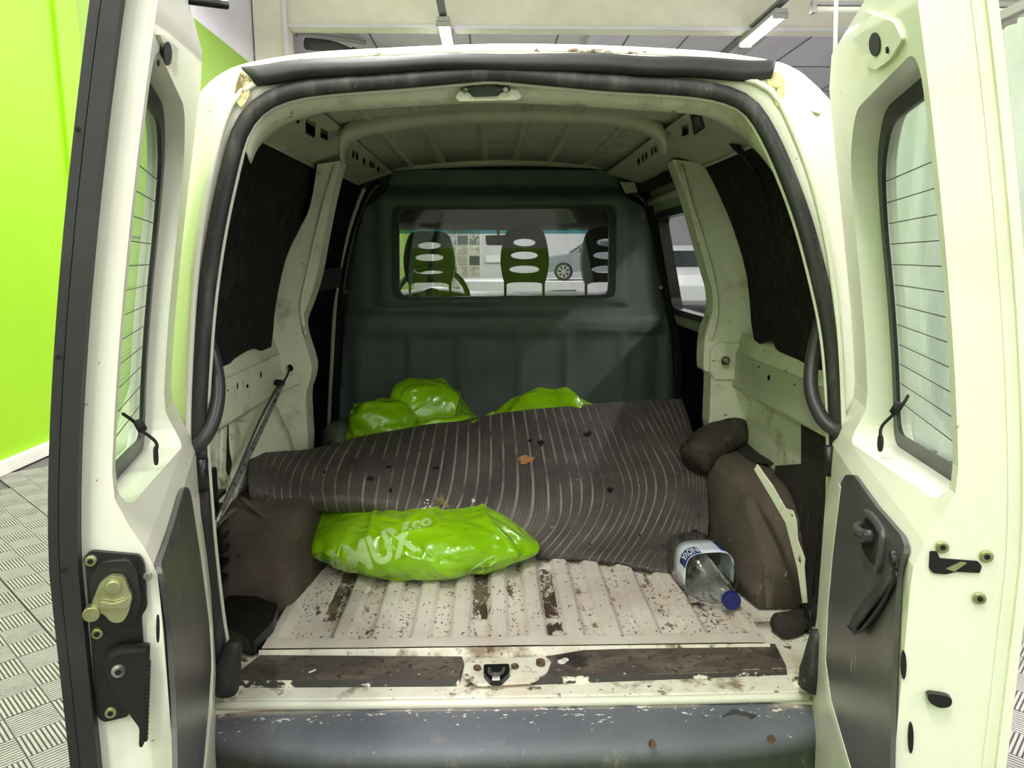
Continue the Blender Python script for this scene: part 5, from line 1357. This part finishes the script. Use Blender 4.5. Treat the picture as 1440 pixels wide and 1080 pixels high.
# --- water jug
def jug():
    t = thing('water_jug', 'empty clear plastic jug with blue cap and blue-white label by the right wheel arch', 'jug', PZ(1000, 830, .588))
    ax = Vector((.10, -.98, .0)).normalized()          # towards the cap
    side = ax.cross(Vector((0, 0, 1))).normalized(); upv_ = side.cross(ax)
    cp = PZ(1025, 843, .610); c = cp - ax*.078 + side*.030; c.z = .650
    def sec(d_, w, h, e=.55, dx=0, dz=0):
        r = []
        for i in range(40):
            t_ = 2*math.pi*i/40; cc, ss = math.cos(t_), math.sin(t_)
            r.append(c + ax*d_ + side*(math.copysign(abs(cc)**e, cc)*w + dx) + upv_*(math.copysign(abs(ss)**e, ss)*h + dz))
        return r
    prof_ = [(-.135, .02, .02), (-.135, .05, .05), (-.125, .060, .058), (-.03, .062, .060), (-.01, .060, .058), (.02, .060, .058), (.040, .054, .052), (.056, .040, .036), (.066, .024, .022), (.072, .018, .018), (.085, .018, .018)]
    rows = []
    for k, (d_, w, h) in enumerate(prof_):
        f_ = smooth(.02, .08, d_)
        rows.append(sec(d_, w, h, .55 if d_ < .06 else .95, dx=-.030*f_, dz=-.036*f_))
    loft('bottle', rows, 'jug', t, closed=True, solid=.0012)
    # label band around the shoulder side
    lab = []
    for d_ in (-.06, -.03, 0, .025): lab.append(sec(d_, .0635, .0615))
    def part(r, i0, i1): return [r[i % 40] for i in range(i0, i1)]
    loft('label', [part(r, -1, 22) for r in lab], 'label', t, solid=.0006)
    lab2 = [sec(d_, .0645, .0625) for d_ in (-.016, .0, .024)]
    loft('label_band', [part(r, 1, 10) for r in lab2], 'labelb', t, solid=.0006)
    loft('label_band', [part([p for p in sec(d_, .0645, .0625)], 12, 17) for d_ in (-.05, 0, .012)], 'labelb', t, solid=.0006)
    # printed word on the front rim
    cp = c + ax*.085 - side*.030 - upv_*.036
    disc('cap', cp - ax*.004, ax, .0225, .020, 'blue', t, seg=28, bevel=.003)
    disc('cap_ring', cp - ax*.010, ax, .021, .006, 'jug', t, seg=28)
    hnd = [c + ax*.050 - side*.012 + upv_*.044, c + ax*.066 - side*.016 + upv_*.012, c + ax*.066 - side*.0 - upv_*.026, c + ax*.055 + side*.03 - upv_*.034]
    tube('handle', hnd, .009, 'jug', t, seg=12, flat=.7)
    P0 = hit(bvh_of([part(r, 12, 19) for r in lab2]), 985, 806, .001)
    return t, c, ax, side, upv_
jt, jc, jax, jside, jup = jug()
def jtext(cc):
    # wraps around the upper left corner of the label, reading along the ring
    t_ = math.radians(80) - cc.x*.44; c1, s1_ = math.cos(t_), math.sin(t_); e = .55
    d_ = -.010 + cc.y*.042
    return jc + jax*(d_ - .0) + jside*(math.copysign(abs(c1)**e, c1)*.0662) + jup*(math.copysign(abs(s1_)**e, s1_)*.0642)
text_mesh('NOVA', 1, 'label', 'lettering', jt, lambda c: jtext(Vector((c.x*.78, c.y))), offset=.02, cuts=.15)

# --- grey braided rods tied to the left pillar
p0 = PY(398, 538, .80); p1 = PY(300, 742, .26)
t = thing('braided_rod', 'long thin grey rod doubled by a cord, leaning in the left rear corner', 'rod', p1)
tube('rod', [p0, lerp(p0, p1, .5) + Vector((0, 0, -.004)), p1], .006, 'steel', t)
tube('cord', [PY(392, 540, .80), lerp(p0, p1, .3) + Vector((-.014, 0, 0)), lerp(p0, p1, .6) + Vector((-.008, 0, 0)), p1], .0035, 'card', t)
tube('tie', [PY(407, 518, .88), PY(404, 528, .83), p0], .003, 'blk_m', t)
tube('knot', [PY(388, 538, .80), PY(398, 539, .79)], .010, 'blk_m', t, n=1, seg=8)
p2 = PY(330, 716, .38); p3 = PY(288, 752, .22)
o = tube('flat_bar', [p2, p3], .008, 'steel', None, n=1, flat=.3); tag(o, 'short flat grey bar below the braided rod at the left', 'bar')

# --- dark rubber flap and lump on the floor corners
def zsolid(name, pts, z0, h, m, label, cat_, r=.012, slope=0):
    ol = rnd([(p.x, p.y) for p in (PZ(*q, z0 + h) for q in pts)], r)
    xs = [q[0] for q in ol]
    bm = poly_solid(ol, [], 0, h, lambda x, y, d: Vector((x, y, z0 + d + (slope*(max(xs) - x) if d > 0 else 0) + .004*noise.noise(Vector((x*20, y*20, 0))))), cuts=[(0, min(xs), max(xs), .03), (1, 0, .6, .03)])
    o = frombm(name, bm, m, None, bevel=.006, seg=2); tag(o, label, cat_); return o
zsolid('floor_cover', [(303, 868), (330, 832), (392, 850), (384, 874), (356, 902), (302, 880)], .578, .035, 'blk', 'black plastic corner cover lying before the left wheel arch', 'plastic cover', slope=.05)
o = tube('dark_bundle', [PZ(1092, 880, .597), PZ(1115, 871, .60), PZ(1150, 862, .605)], .026, 'rag', None, n=6, seg=20, taper=[(0, .7), (.15, 1), (.7, 1.05), (.78, .8), (.85, 1), (1, .7)], jit=.022)
tag(o, 'dark dirty cloth bundle on the floor before the right wheel arch', 'bundle')
tube('wrap_ring', [PZ(1132, 868, .61) + Vector((0, math.cos(a_)*.034, math.sin(a_)*.034)) for a_ in [2*math.pi*i/16 for i in range(17)]], .004, 'blk', o, n=1, seg=6)
o = tube('wood_chip', [PY(402, 752, .46), PY(408, 754, .455), PY(417, 756, .46)], .006, 'chip', None, n=1, flat=.4, jit=.002); tag(o, 'small orange wood chip on the left wheel arch', 'wood chip')
# --- litter on the floor
def litter(n, area_, z, name, m, L0, L1, label, cat_, fn=None):
    bm = bmesh.new()
    for k in range(n):
        x = random.uniform(area_[0], area_[1]); y = random.uniform(area_[2], area_[3]); zz_ = (fn(x, y) if fn else z) + .0012
        a_ = random.uniform(0, 6.28); L_ = random.uniform(L0, L1)
        tube('x', [(x, y, zz_), (x + math.cos(a_)*L_*.5, y + math.sin(a_)*L_*.5, zz_ + .0015), (x + math.cos(a_ + .5)*L_, y + math.sin(a_ + .5)*L_, zz_)], random.uniform(.0005, .0013), None, n=1, seg=4, bm=bm)
    o = frombm(name, bm, m, None); tag(o, label, cat_, kind='stuff'); return o
litter(420, (-.54, .54, .2, .62), .575, 'floor_litter', 'carpet', .002, .007, 'fine brown straw and dirt scattered over the white ribbed floor', 'litter', fz)
litter(70, (.38, .56, .2, .45), .575, 'straw_litter', 'straw', .004, .014, 'straw bits in the right front corner of the load floor', 'litter', fz)
o = tube('white_stick', [PZ(434, 946, .582), PZ(444, 942, .583)], .002, 'chalk', None, n=1); tag(o, 'tiny white stick lying on the left step rubber', 'stick')

for o in bpy.data.objects:
    if '_base' in o: del o['_base']
